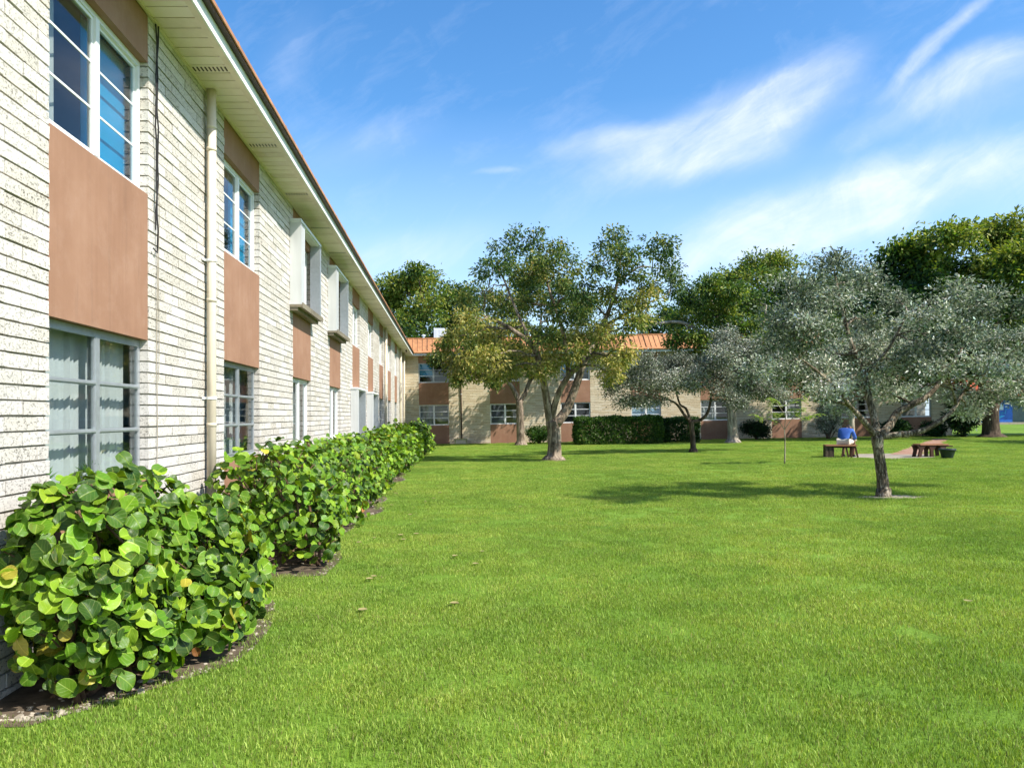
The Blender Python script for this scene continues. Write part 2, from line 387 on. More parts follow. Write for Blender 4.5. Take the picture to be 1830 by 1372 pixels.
# ------------------------------------------------------------------ building wings.  local frame: x along the wall, -y outward, z up
H_SOF = 5.37
Z = dict(lo0=1.15, lo1=2.39, up0=3.74, up1=4.93)
BW = 1.82
def course_blocks(m, mort, x0, x1, z0, z1, seed):
    """slump blocks 0.1 m high and about 0.4 m long in running bond, each a solid"""
    rd = random.Random(seed)
    nz = int(round((z1-z0)/0.1)); x = 0
    for k in range(nz):
        za = z0 + k*0.1 + 0.0068; zb = z0 + (k+1)*0.1 - 0.0068
        off = 0.2 if k % 2 else 0.0
        e = x0 - ((x0 + off + rd.uniform(-.02, .02)) % 0.4)
        while e < x1 - 1e-4:
            a = max(e, x0); b = min(e+0.4, x1)
            if b - x0 < 0.07: e += 0.4; continue
            if a - x0 < 0.07: a = x0
            if x1 - b < 0.07: b = x1; e += 0.4
            if b - a > 0.03:
                jo = rd.uniform(-0.005, 0.004); jz = rd.uniform(-0.0015, 0.0015)
                ga = 0.0030 if a > x0 else 0.0; gb = 0.0030 if b < x1 else 0.0
                n = len(m.v); t = rd.random()
                y0 = jo
                # slightly uneven front face
                q = [rd.uniform(-0.0025, 0.0025) for _ in range(4)]; s = [rd.uniform(-0.0018, 0.0018) for _ in range(4)]
                p = [(a+ga, y0+q[0], za+jz+s[0]), (b-gb, y0+q[1], za+jz+s[1]), (b-gb, 0.16, za), (a+ga, 0.16, za),
                     (a+ga, y0+q[2], zb+jz+s[2]), (b-gb, y0+q[3], zb+jz+s[3]), (b-gb, 0.16, zb), (a+ga, 0.16, zb)]
                m.v += p; m.t += [t]*8
                for f in ((0,3,2,1),(4,5,6,7),(0,1,5,4),(1,2,6,5),(2,3,7,6),(3,0,4,7)):
                    m.f.append(tuple(n+j for j in f)); m.m.append(0)
            e += 0.4
    mort.box(x0+0.012, x1-0.012, 0.019, 0.152, z0, z1)

def frame_rect(m, x0, x1, y0, y1, z0, z1, w, wt=None):
    wt = wt or w
    m.box(x0, x1, y0, y1, z0, z0+w); m.box(x0, x1, y0, y1, z1-wt, z1)
    m.box(x0, x0+w, y0+.001, y1-.001, z0+w, z1-wt); m.box(x1-w, x1, y0+.001, y1-.001, z0+w, z1-wt)
def louvre_drape(x0, x1, z0, z1, y, seed, kind='slat', cov=1.0):
    m = MB(); rd = random.Random(seed)
    if kind == 'slat':
        x = x0
        while x < x0 + (x1-x0)*cov - 0.05:
            a = -R(rd.choice([20, 26, 34, 55])); w = 0.088
            Mx = Matrix.Translation((x+0.04, y, 0)) @ Matrix.Rotation(a, 4, 'Z')
            m.box(-w/2, w/2, -0.001, 0.001, z0, z1, M=Mx); x += 0.078 + (rd.random() < 0.12)*0.06
    elif kind == 'drape':
        n = int((x1-x0)*cov*28); pr = None
        for i in range(n+1):
            x = x0 + (x1-x0)*cov*i/n; yy = y + 0.035*math.sin(i*0.9 + rd.uniform(-.3, .3))
            if pr: m.quad((pr[0], pr[1], z0), (x, yy, z0), (x, yy, z1), (pr[0], pr[1], z1))
            pr = (x, yy)
    else:
        zz = z0 + (z1-z0)*(1-cov); k = zz
        while k < z1:
            Mx = Matrix.Translation(((x0+x1)/2, y, k)) @ Matrix.Rotation(R(35), 4, 'X')
            m.box(-(x1-x0)/2, (x1-x0)/2, -0.018, 0.018, -0.0008, 0.0008, M=Mx); k += 0.033
    return m
def window(root, x0, z0, z1, style, seed, fr, shades, w=BW, y=0.075):
    """shades: list of (material, kind, cover) for left and right halves"""
    m = MB(); x1 = x0 + w; xm = (x0+x1)/2; a, b = x0+0.004, x1-0.004
    fw = 0.045
    frame_rect(m, a, b, y, y+0.07, z0, z1, fw)
    m.box(a-0.0, b+0.0, y-0.03, y-0.001, z0-0.012, z0+0.018)               # sill nose
    m.box(xm-0.035, xm+0.035, y-0.012, y+0.06, z0+fw, z1-fw)
    pane = MB(); mt = MB()
    for (p, q, dy) in ((a+fw, xm-0.035, 0.010), (xm+0.035, b-fw, 0.028)):
        zz0, zz1 = z0+fw, z1-fw
        if style in ('slider', 'plain'):
            frame_rect(m, p+.001, q-.001, y+dy, y+dy+0.022, zz0+.001, zz1-.001, 0.028)
            for k in ((1, 2) if style == 'slider' else ()):
                zc = zz0 + (zz1-zz0)*k/3
                mt.box(p+0.028, q-0.028, y+dy+0.006, y+dy+0.016, zc-0.009, zc+0.009)
            pane.box(p+0.02, q-0.02, y+dy+0.010, y+dy+0.013, zz0+0.02, zz1-0.02)
        else:
            h = (zz1-zz0)/3
            for k in range(3):
                frame_rect(m, p+.001, q-.001, y+dy*0.3-0.012, y+dy*0.3+0.018, zz0+k*h+.002, zz0+(k+1)*h-.002, 0.017)
                pane.box(p+0.012, q-0.012, y+dy*0.3+0.002, y+dy*0.3+0.005, zz0+k*h+0.012, zz0+(k+1)*h-0.012)
            for k in (1, 2):
                m.box(p+.002, q-.002, y-0.018, y+0.012, zz0+k*h-0.008, zz0+k*h+0.008)
    wo = m.build('window', fr, root)
    pane.build('pane', M['glass'], wo)
    if mt.v: mt.build('muntin', fr, wo)
    for i, sh in enumerate(shades):
        if not sh: continue
        mm, kind, cov = sh
        p, q = (a+0.03, xm-0.01) if i == 0 else (xm+0.01, b+0.30)
        if kind == 'slatblue':
            d = louvre_drape(p, q, z0-0.02, z1+0.02, y+0.16, seed+i, 'slat', cov)
            e_ = MB(); e_.box(p+(q-p)*0.55, q+0.35, y+0.24, y+0.245, z0, z1); e_.build('inner_shade', M['pale_blue'], wo)
        elif kind == 'roller':
            d = MB(); d.box(p, q, y+0.13, y+0.134, z1-(z1-z0)*cov, z1)
        else: d = louvre_drape(p, q, z0-0.02, z1+0.02, y+0.16, seed+i, kind, cov)
        d.build('curtain' if kind == 'drape' else 'blind', mm, wo)
    return wo
def shutter_unit(root, x0, x1, z0, z1, right=True, ledge=True):
    """accordion storm shutter folded open at the sides of a window"""
    m = MB()
    m.box(x0-0.02, x1+0.02, -0.20, -0.002, z1, z1+0.045)                       # top track
    m.box(x0, x1, -0.17, -0.03, z1-0.02, z1+0.002)
    if ledge:
        lg = MB(); lg.box(x0-0.02, x1+0.02, -0.22, -0.002, z0-0.045, z0)
        lg.box(x0-0.02, x1+0.02, -0.235, -0.219, z0-0.06, z0+0.03)
        lg.box(x0+0.0, x1-0.0, -0.14, -0.01, z0-0.10, z0-0.044)
    so = m.build('storm_shutter', M['white'], root)
    if ledge: lg.build('shutter_ledge', M['ledge'], so)
    def stack(xa, xb, n, name='shutter_stack'):
        s = MB()
        for k in range(n):
            xx = xa + (xb-xa)*(k+0.5)/n; h = (xb-xa)/n*0.5; sgn = 1 if k % 2 else -1
            for (y0_, y1_) in ((-0.195, -0.11), (-0.10, -0.015)):
                Mx = Matrix.Translation((xx, (y0_+y1_)/2, 0)) @ Matrix.Rotation(sgn*R(11), 4, 'Z')
                s.box(-0.004, 0.004, (y0_-y1_)/2, (y1_-y0_)/2, z0+0.002, z1-0.022, M=Mx)
        s.box(xa-0.018, xa-0.006, -0.20, -0.004, z0+0.001, z1-0.001)
        s.tube([(xb+0.004, -0.185, z0+0.004), (xb+0.004, -0.185, z1-0.024)], 0.012, 8)
        s.tube([(xb+0.004, -0.03, z0+0.004), (xb+0.004, -0.03, z1-0.024)], 0.012, 8)
        s.build(name, M['galv'] if n > 6 else M['alum'], so)
    stack(x0+0.02, x0+0.36, 9)
    if right: stack(x1-0.13, x1-0.02, 5)
    return so

def make_wing(root, L0, L1, bays, cfg, seed, roofext=(0, 0), frm=0.0, bm_='block'):
    blk = MB(); mort = MB()
    edges = [L0] + [e for b in bays for e in (b, b+BW)] + [L1]
    for i in range(0, len(edges), 2):
        course_blocks(blk, mort, edges[i], edges[i+1], -0.1, 5.4, seed+i)
    blk.build('brick_wall', M[bm_], root)
    mort.build('mortar_bed', M['mortar'], root)
    # room shell
    sh = MB()
    sh.box(L0+0.2, L1-0.2, 2.6, 2.7, 0.05, 5.3)
    sh.box(L0+0.2, L1-0.2, 0.17, 2.599, 2.62, 2.78)
    sh.box(L0+0.2, L1-0.2, 0.17, 2.599, -0.05, 0.06)
    sh.box(L0+0.2, L1-0.2, 0.17, 2.599, 5.20, 5.34)
    for b in bays:
        for zz0, zz1 in ((0.061, 2.619), (2.781, 5.199)): sh.box(b-1.25, b-1.13, 0.171, 2.598, zz0, zz1)
    sh.build('room_interior', M['interior'], root)
    for i, b in enumerate(bays):
        c = cfg[i] if i < len(cfg) else cfg[-1]
        x0, x1 = b+0.003, b+BW-0.003
        for (z0, z1) in ((-0.1, Z['lo0']-0.013), (Z['lo1']+0.002, Z['up0']-0.013), (Z['up1']+0.002, 5.36)):
            p = MB(); p.box(x0, x1, 0.004, 0.16, z0, z1); p.build('wall_panel', M['panel'], root)
        window(root, b, Z['up0'], Z['up1'], c.get('us', 'slider'), seed+i*7, c.get('uf', M['white']), c.get('up', [None, None]))
        window(root, b, Z['lo0'], Z['lo1'], c.get('ls', 'awning'), seed+i*7+3, c.get('lf', M['alum']), c.get('lp', [None, None]))
        if c.get('ush'): shutter_unit(root, b-0.28, b+BW+0.05, Z['up0']-0.12, Z['up1']+0.12)
        if c.get('lsh'): shutter_unit(root, b-0.45, b+BW-0.05, 0.5, Z['lo1']+0.06, ledge=False)
    # eaves
    so = MB(); rd = random.Random(seed)
    x = L0 + 0.02; k = 0; vents = []
    xa, xb = L0 - roofext[0]*0, L1 - frm
    while x < xb:
        e = min(x+0.2, xb)
        so.box(x+0.008, e-0.008, -0.415, -0.003, H_SOF+rd.uniform(0, .0025), H_SOF+0.022, t=rd.random())
        if k % 12 == 7: vents.append(x)
        x += 0.2; k += 1
    
    so.box(L0, xb, -0.482, -0.418, H_SOF-0.012, H_SOF+0.012, t=0.2)           # J-trim on the outer edge
    so.box(L0, xb, -0.03, -0.004, H_SOF-0.014, H_SOF-0.0005, t=0.2)
    sf = so.build('soffit', M['soffit'], root)
    sb = MB(); sb.box(L0, xb, -0.42, 0.0, H_SOF+0.024, H_SOF+0.04); sb.build('soffit_backing', M['brown'], sf)
    for vx in vents:
        v = MB()
        for q in range(9): v.box(vx+0.05, vx+0.15, -0.40+q*0.042, -0.385+q*0.042, H_SOF-0.0022, H_SOF+0.0045)
        v.build('soffit_vent', M['brown'], sf)
    fa = MB(); fa.box(L0, xb, -0.50, -0.483, H_SOF-0.015, 5.49); fa.build('fascia', M['fascia'], root)
    g = MB(); g.box(L0-roofext[0], xb, -0.565, -0.485, 5.491, 5.51)
    g.build('gutter_trim', M['brown'], root)
    # orange standing-seam mansard
    r = MB(); y0, z0, y1, z1 = -0.572, 5.512, 0.42, 6.46
    ra, rb = L0-roofext[0], L1+roofext[1]
    r.poly([(ra, y0, z0+0.03), (rb, y0, z0+0.03), (rb, y1, z1), (ra, y1, z1)])
    r.box(ra, rb-0, y0-0.012, y0+0.012, z0-0.004, z0+0.036)
    x = ra + 0.1; dv = Vector((0, y1-y0, z1-z0-0.03)).normalized(); nv = Vector((0, -dv.z, dv.y)); q = 0
    ln = math.hypot(y1-y0, z1-z0-0.03)
    while x < rb-0.05:
        hh = 0.035 if q % 4 else 0.06
        Mx = Matrix(((1, 0, 0, x), (0, dv.y, nv.y, y0), (0, dv.z, nv.z, z0+0.032), (0, 0, 0, 1)))
        r.box(-0.018, 0.018, 0.16, ln, -0.002, hh, M=Mx)
        if q % 4 == 0: r.box(x-0.02, x+0.02, y0-0.016, y0-0.010, z0-0.008, z0+0.042)
        x += 0.30; q += 1
    r.box(ra, rb, y1-0.05, y1+0.06, z1-0.02, z1+0.05)
    ro = r.build('roof', M['orange'], root)
    fl = MB(); fl.box(ra, rb, y1+0.061, 10.0, 6.2, 6.35)
    fl.build('flat_roof', M['roofing'], root)
    bk = MB(); bk.box(L0, L1, 2.75, 9.9, -0.1, 6.19); bk.build('rear_wall', M['block'], root)

B, D = M['blind'], M['drape']
cfgL = [dict(up=[(D, 'drape', 1), None], lp=[(B, 'slat', 1), None], lf=M['alum']),
        dict(up=[(D, 'drape', 0.5), (M['blue_blind'], 'roller', 0.97)], lp=[(B, 'slat', 1.0), (B, 'slatblue', 0.72)]),
        dict(up=[(D, 'drape', 0.7), (M['blue_blind'], 'roller', 0.97)], lp=[(D, 'drape', 0.9), (B, 'slatblue', 0.5)]),
        dict(up=[(B, 'slat', 1), None], ush=True, ls='plain', lf=M['white'], lp=[None, (D, 'drape', 0.9)]),
        dict(up=[(D, 'drape', 1), None], ush=True, ls='plain', lf=M['white'], lp=[(B, 'slat', 1), (B, 'slat', 1)]),
        dict(up=[None, (D, 'drape', 0.5)], lsh=True, lf=M['white'], lp=[(D, 'drape', 1), None]),
        dict(up=[(D, 'drape', 0.6), None], lsh=True, lf=M['white'], lp=[None, (B, 'slat', 1)]),
        dict(up=[(B, 'mini', 0.8), (B, 'mini', 0.8)], lp=[(B, 'slat', 1), None]),
        dict(up=[None, (D, 'drape', 1)], lp=[(D, 'drape', 1), (D, 'drape', 0.4)]),
        dict(up=[(D, 'drape', 1), None], lp=[(B, 'slat', 1), None]),
        dict(up=[(B, 'mini', 1), None], lp=[(D, 'drape', 1), None])]
left = thing('apartment_wing', 'long two-storey cream block wing on the left with brown panels and a cream downpipe', 'building', (-2.77, 0, 0), (0, 0, R(90)))
baysL = [5.55 - 4.3] + [5.55 + 4.29*k for k in range(10)]
make_wing(left, -5.0, 48.9, baysL, cfgL, 100, roofext=(0, 0.9), frm=0.5)
def pipe(root, x, name='downpipe', r=0.052, m_=None, z0=0.0, z1=H_SOF-0.004, off=-0.075, clips=(3.45, 1.9)):
    p = MB(); p.tube([(x, off, z0), (x, off, z1)], r, 16)
    for z in (4.95, 4.70, 3.0, 1.6):
        if z < z1-0.1: p.tube([(x, off, z-0.02), (x, off, z+0.02)], r+0.004, 16)
    po = p.build(name, m_ or M['pipe'], root, smooth=False)
    for pl in po.data.polygons: pl.use_smooth = len(pl.vertices) == 4
    for z in clips:
        c = MB(); c.tube([(x, off, z-0.014), (x, off, z+0.014)], r+0.009, 16)
        c.box(x-r-0.07, x+r+0.05, -0.016, -0.004, z-0.014, z+0.014)
        c.build('pipe_clip', M['white'], po)
    return po
pipe(left, 9.07)
pipe(left, 33.6, clips=(3.4,)); pipe(left, 43.6, clips=(3.4,)); pipe(left, 46.8, clips=(3.4,))
cb = MB(); rd = random.Random(5)
for off, mm in ((0.0, 0), (0.035, 0)):
    cb.tube([(7.50+off+0.012*math.sin(k*0.9+off*40), -0.02-0.012*math.sin(k*1.1+off*30)**2, 5.35-k*0.16) for k in range(13 if off == 0 else 14)], 0.0075, 6)
cb.tube([(7.55, -0.02, 3.27), (7.50, -0.035, 3.22), (7.44, -0.02, 3.25)], 0.007, 6)
cb.build('hanging_cable', M['cable'], left)
cb = MB()
cb.tube([(7.545+0.01*math.sin(k*0.7), -0.016, 3.3-k*0.15) for k in range(21)], 0.0045, 6)
cb.tube([(7.60+0.008*math.sin(k*0.9), -0.014, 3.9-k*0.17) for k in range(12)], 0.0035, 6)
cb.build('wall_cable', M['thin_cable'], left)
ec = MB(); ec.box(44.4, 44.5, -0.36, -0.28, 5.27, 5.33); ec.tube([(44.45, -0.32, 5.34), (44.45, -0.33, 5.22), (44.62, -0.33, 5.24)], 0.02, 8)
ec.build('soffit_bracket', M['brown'], left)

far = thing('courtyard_wing', 'two-storey block wing across the end of the lawn under an orange metal mansard roof', 'building', (-2.77, 48.9, gz(-2.77)), (0, -SL, 0))
xb = lambda px: (px - VX)/F*48.9 + 2.77
baysF = [xb(750), xb(877), xb(1003), xb(1129), xb(1253), xb(1380), xb(1505), xb(1612)]
GB = M['green_blind']
cfgF = [dict(uf=M['alum'], us='awning', up=[(M['blue_blind'], 'roller', 0.7), None], lf=M['white'], lp=[(D, 'drape', 1), (GB, 'mini', 1)]),
        dict(up=[(B, 'mini', 1), (B, 'mini', 1)], lf=M['white'], lp=[(D, 'mini', 1), (GB, 'mini', 1)]),
        dict(up=[(M['blue_blind'], 'roller', 0.6), None], lf=M['white'], lp=[None, None]),
        dict(up=[None, (D, 'drape', 1)], lf=M['white'], lp=[(M['pale_blue'], 'roller', 0.8), (M['pale_blue'], 'roller', 0.8)]),
        dict(up=[None, None], lf=M['white'], lp=[(D, 'drape', 1), None]),
        dict(up=[None, None], lf=M['white'], lp=[None, (D, 'drape', 0.5)]),
        dict(up=[(D, 'drape', 1), None], lf=M['white'], lp=[None, None]),
        dict(up=[None, None], lf=M['white'], lp=[None, None])]
make_wing(far, 0.0, 33.3, baysF, cfgF, 500, roofext=(1.0, 0.4), bm_='block_warm')
pipe(far, xb(825.5), r=0.035, m_=M['brown'], off=-0.05, clips=(3.0,))

# small things by the end wall and on the roof
ub = thing('utility_box', 'small olive utility box with slatted front at the foot of the end wing wall', 'utility box', (*gp(824, 793)[:2], gz(0.6)))
ub.location = (0.62, 48.35, gz(0.62))
m = MB(); m.box(-0.36, 0.36, 0, 0.34, 0, 0.26); m.build('body', M['utility'], ub)
m = MB(); m.box(-0.39, 0.39, -0.03, 0.37, 0.26, 0.30); m.build('lid', M['utility'], ub)
m = MB()
for k in range(5): m.box(-0.30, 0.30, -0.015, -0.001, 0.03+k*0.045, 0.055+k*0.045)
m.build('grille', M['soffit'], ub)
ac = thing('rooftop_unit', 'pale louvred air handling box standing on the far roof edge', 'air conditioner', ((787-VX)/F*51.2, 51.2, 6.30))
m = MB(); m.box(-0.42, 0.42, -0.35, 0.35, 0.06, 0.95); m.build('casing', M['ac'], ac)
m = MB()
for k in range(9): m.box(-0.38+k*0.088, -0.33+k*0.088, -0.37, -0.351, 0.12, 0.88)
m.build('louvre', M['white'], ac)
m = MB(); m.box(-0.5, 0.5, -0.4, 0.4, 0.0, 0.06); m.box(-1.1, -0.5, -0.1, 0.0, 0.02, 0.08); m.build('base', M['white'], ac)
vp = MB(); vp.tube([(0, 0, 0), (0, 0, 0.42)], 0.06, 12); vp.lathe([(0.001, 0.52), (0.13, 0.47), (0.14, 0.43), (0.06, 0.42)], n=14)
vo = vp.build('roof_vent', M['ac'], None); vo.location = ((757-VX)/F*50.6, 50.6, 6.3)
tag(vo, 'small capped vent pipe on the far roof left of the louvred box', 'roof vent')

# ------------------------------------------------------------------ foliage
def nrm(a): return a/np.maximum(np.linalg.norm(a, axis=1, keepdims=True), 1e-9)
def leaf_arrays(P, D_, N_, L, W, fold=0.25):
    n = len(P); D_ = nrm(D_); S = nrm(np.cross(D_, N_)); N2 = nrm(np.cross(S, D_))
    L = L[:, None]; W = W[:, None]
    mid = P + D_*L*0.45
    V = np.stack([P, mid + S*W*0.5 + N2*W*fold, P + D_*L - N2*L*0.08, mid - S*W*0.5 + N2*W*fold], 1).reshape(-1, 3)
    i = np.arange(n)*4
    Fc = np.stack([np.stack([i, i+1, i+2], 1), np.stack([i, i+2, i+3], 1)], 1).reshape(-1, 3)
    return V, Fc
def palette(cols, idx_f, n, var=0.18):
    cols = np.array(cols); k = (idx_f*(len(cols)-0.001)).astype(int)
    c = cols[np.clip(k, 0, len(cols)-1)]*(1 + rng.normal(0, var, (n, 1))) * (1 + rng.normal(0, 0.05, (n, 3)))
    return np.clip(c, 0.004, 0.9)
def foliage(name, parent, origin, blobs, pal, mat_, clusters_m2=7.0, per=26, sig=0.16, L=(0.10, 0.15), asp=0.45, droop=0.3, up=0.6, hollow=0.45, zmin=None, sprig=0.0):
    """blobs: (cx,cy,cz,rx,ry,rz,tone) ellipsoids filled with leaf clusters; returns cluster centres"""
    Cs = []; tones = []; outs = []; bi = []; lobes = []
    for b_i, (cx, cy, cz, rx, ry, rz, tone) in enumerate(blobs):
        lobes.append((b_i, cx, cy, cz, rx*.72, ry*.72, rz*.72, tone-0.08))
        for k in range(7):
            d = rng.normal(size=3); d /= np.linalg.norm(d); q = rng.uniform(.50, .86); f = rng.uniform(.28, .50)
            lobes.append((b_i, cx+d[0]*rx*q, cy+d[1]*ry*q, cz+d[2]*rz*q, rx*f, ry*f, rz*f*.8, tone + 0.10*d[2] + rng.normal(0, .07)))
    for b_i, cx, cy, cz, rx, ry, rz, tone in lobes:
        area = 4*math.pi*((rx*ry)**1.6/3 + (rx*rz)**1.6/3 + (ry*rz)**1.6/3)**(1/1.6)
        n = max(2, int(area*clusters_m2*0.62))
        d = nrm(rng.normal(size=(n, 3))); r = hollow + (1-hollow)*rng.random(n)**0.6
        lump = 1 + rng.normal(0, 0.10, n)
        c = np.array([cx, cy, cz]) + d*np.array([rx, ry, rz])*(r*lump)[:, None]
        Cs.append(c); tones.append(np.full(n, tone) + rng.normal(0, 0.13, n)); outs.append(d); bi += [b_i]*n
    C = np.concatenate(Cs); T = np.concatenate(tones); O = np.concatenate(outs)
    if zmin is not None:
        k = C[:, 2] > zmin; C, T, O = C[k], T[k], O[k]; bi = list(np.array(bi)[k])
    n = len(C)*per
    Cr = np.repeat(C, per, 0); Or = np.repeat(O, per, 0); Tr = np.repeat(T, per)
    P = Cr + rng.normal(0, 1, (n, 3))*sig*np.array([1, 1, 0.75])
    Dv = nrm(P-Cr)*0.8 + Or*0.4 + rng.normal(0, 0.6, (n, 3)); Dv[:, 2] -= droop
    Nv = rng.normal(0, 0.55, (n, 3)) + Or*0.35; Nv[:, 2] += up
    Ls = rng.uniform(L[0], L[1], n)
    V, Fc = leaf_arrays(P, Dv, Nv, Ls, Ls*asp*rng.uniform(0.8, 1.2, n))
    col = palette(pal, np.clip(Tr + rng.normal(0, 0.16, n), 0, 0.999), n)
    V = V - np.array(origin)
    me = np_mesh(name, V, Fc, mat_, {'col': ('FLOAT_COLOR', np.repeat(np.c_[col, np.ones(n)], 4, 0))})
    return link(name, me, parent), C, bi
def curve(a, b, sag=0.0, k=4, jit=0.06):
    a = Vector(a); b = Vector(b); L = (b-a).length; out = []
    for i in range(k+1):
        t = i/k; p = a.lerp(b, t)
        if 0 < i < k: p = p + Vector((random.uniform(-1, 1), random.uniform(-1, 1), random.uniform(-1, 1)))*jit*L + Vector((0, 0, sag*L*math.sin(math.pi*t)))
        out.append(tuple(p))
    return out
def smooth_path(pts, rad, sub=3):
    """Catmull-Rom through the points"""
    P = [np.array(p, float) for p in pts]; n = len(P); out = []; rr = []
    for i in range(n-1):
        p0, p1, p2, p3 = P[max(i-1, 0)], P[i], P[i+1], P[min(i+2, n-1)]
        for k in range(sub):
            t = k/sub
            out.append(tuple(0.5*((2*p1)+(-p0+p2)*t+(2*p0-5*p1+4*p2-p3)*t*t+(-p0+3*p1-3*p2+p3)*t**3)))
            rr.append(rad[i]*(1-t)+rad[i+1]*t)
    out.append(tuple(P[-1])); rr.append(rad[-1]); return out, rr
def tree(name, label, cat, base, limbs, blobs, pal, bark, lm='leaf', group=None, flare=1.5, twigs=0.35, tr=0.05, **kw):
    root = thing(name, label, cat, base, group=group)
    m = MB(); pts_all = []
    for li, (pts, rads) in enumerate(limbs):
        p, r = smooth_path(pts, rads)
        if li == 0:
            # root flare
            b0 = Vector(p[0]); q = [(b0.x, b0.y, b0.z-0.15), (b0.x, b0.y, b0.z+0.02)]
            p = q + [(b0.x*0.6+p[1][0]*0.4, b0.y*0.6+p[1][1]*0.4, b0.z+0.16)] + p[1:]
            r = [r[0]*flare*1.1, r[0]*flare, r[0]*1.12] + r[1:]
        m.tube(p, r, 12 if r[0] > 0.05 else 7, jit=0.05)
        pts_all += [(Vector(a), rr) for a, rr in zip(p[3 if li == 0 else 0:], r[3 if li == 0 else 0:])]
    fo, C, bi = foliage('crown', root, base, blobs, pal, M[lm], **kw)
    # a bough into each blob, then twigs to its clusters
    for i, b in enumerate(blobs):
        c = Vector(b[:3])
        q, rr = min(pts_all, key=lambda t: (t[0]-c).length + (0 if t[0].z < c.z+0.3 else 1.5))
        r0 = min(rr*0.75, tr)
        path = curve(q, c, 0.06, 5, 0.05)
        m.tube(path, [r0*(1-0.65*k/5) for k in range(6)], 7, jit=0.04)
        mine = [k for k in range(len(C)) if bi[k] == i]
        random.shuffle(mine)
        for k in mine[:int(len(mine)*twigs)]:
            s = Vector(path[random.choice((3, 4, 5))]) if random.random() < 0.7 else c
            m.tube(curve(s, C[k], 0.03, 3, 0.07), [r0*0.3, r0*0.24, r0*0.17, r0*0.1], 4, cap=False)
    to = m.build('trunk', bark, root, origin=base, smooth=True)
    return root
def PB(Y, lst, dscale=0.9, deep=2.5):
    """(px,py,rx,ry[,tone[,dY]]) in photo pixels at distance Y -> metric ellipsoids"""
    out = []
    for t in lst:
        px, py, rx, ry = t[:4]; tone = t[4] if len(t) > 4 else 0.4; dY = t[5] if len(t) > 5 else random.uniform(-1, 1)*deep
        Yb = Y + dY
        c = wp(px, py, Yb); a = rx/F*Yb; b = ry/F*Yb
        out.append((*c, a, (a+b)/2*dscale, b, tone))
    return out
def LB(Y, pts, rads):
    return ([wp(p[0], p[1], Y + (p[2] if len(p) > 2 else 0)) for p in pts], rads)

OL = [(0.035, 0.080, 0.026), (0.080, 0.135, 0.034), (0.155, 0.200, 0.045), (0.26, 0.265, 0.065), (0.40, 0.345, 0.10)]
# big spreading tree in the middle of the lawn
b = gp(990, 822); Y = b[1]
tree('shade_tree', 'tall spreading tree with a forked trunk and olive crown mid lawn', 'tree', b,
     [LB(Y, [(990, 822), (991, 795), (989, 768), (986, 752)], [0.30, 0.25, 0.235, 0.24]),
      LB(Y, [(984, 756), (977, 715, -.1), (968, 665, -.3), (955, 622, -.5), (925, 596, -.7), (885, 572, -.8), (850, 560, -.8)], [0.165, 0.14, 0.125, 0.11, 0.085, 0.055, 0.03]),
      LB(Y, [(985, 752), (996, 708, -.2), (1016, 672, -.3), (1034, 655, -.3), (1062, 630, -.2)], [0.13, 0.115, 0.10, 0.10, 0.06]),
      LB(Y, [(993, 758), (1012, 732, .2), (1029, 690, .3), (1046, 640, .4), (1075, 585, .6), (1100, 520, .7), (1110, 450, .6)], [0.19, 0.175, 0.15, 0.125, 0.09, 0.06, 0.03]),
      LB(Y, [(1016, 672, -.3), (1012, 625, 0), (1004, 585, .2), (985, 530, .3), (965, 460, .3)], [0.09, 0.08, 0.07, 0.05, 0.025]),
      LB(Y, [(1075, 585, .6), (1120, 560, .9), (1160, 540, 1.0), (1190, 530, 1.0)], [0.07, 0.05, 0.035, 0.02]),
      LB(Y, [(1100, 510, .7), (1140, 478, .7), (1175, 480, .6)], [0.045, 0.035, 0.02]),
      LB(Y, [(955, 622, -.5), (925, 560, -.2), (905, 510, .1), (890, 480, .2)], [0.06, 0.05, 0.035, 0.02])],
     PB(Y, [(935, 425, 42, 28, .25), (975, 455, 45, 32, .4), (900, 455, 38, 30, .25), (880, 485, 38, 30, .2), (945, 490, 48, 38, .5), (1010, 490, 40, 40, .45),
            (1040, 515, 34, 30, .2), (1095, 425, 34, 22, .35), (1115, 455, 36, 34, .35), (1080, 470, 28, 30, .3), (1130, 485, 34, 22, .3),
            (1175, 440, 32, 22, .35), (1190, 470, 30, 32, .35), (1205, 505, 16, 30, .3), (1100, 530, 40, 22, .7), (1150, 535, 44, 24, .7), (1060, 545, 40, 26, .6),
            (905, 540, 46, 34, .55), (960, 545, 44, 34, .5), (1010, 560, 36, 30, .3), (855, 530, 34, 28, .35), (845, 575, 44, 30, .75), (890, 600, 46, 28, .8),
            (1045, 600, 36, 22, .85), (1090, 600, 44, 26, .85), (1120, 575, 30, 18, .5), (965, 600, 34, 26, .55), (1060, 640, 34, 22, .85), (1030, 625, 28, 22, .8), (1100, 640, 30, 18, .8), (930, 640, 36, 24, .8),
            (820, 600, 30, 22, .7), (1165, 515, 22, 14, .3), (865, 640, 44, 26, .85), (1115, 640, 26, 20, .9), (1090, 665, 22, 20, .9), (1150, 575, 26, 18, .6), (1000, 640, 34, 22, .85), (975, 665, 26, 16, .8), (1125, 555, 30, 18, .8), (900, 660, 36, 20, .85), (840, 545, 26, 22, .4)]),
     OL, M['bark'], tr=0.05, clusters_m2=4.9, per=29, sig=0.12, L=(0.10, 0.18), asp=0.44, hollow=0.6, droop=0.55, up=0.5)
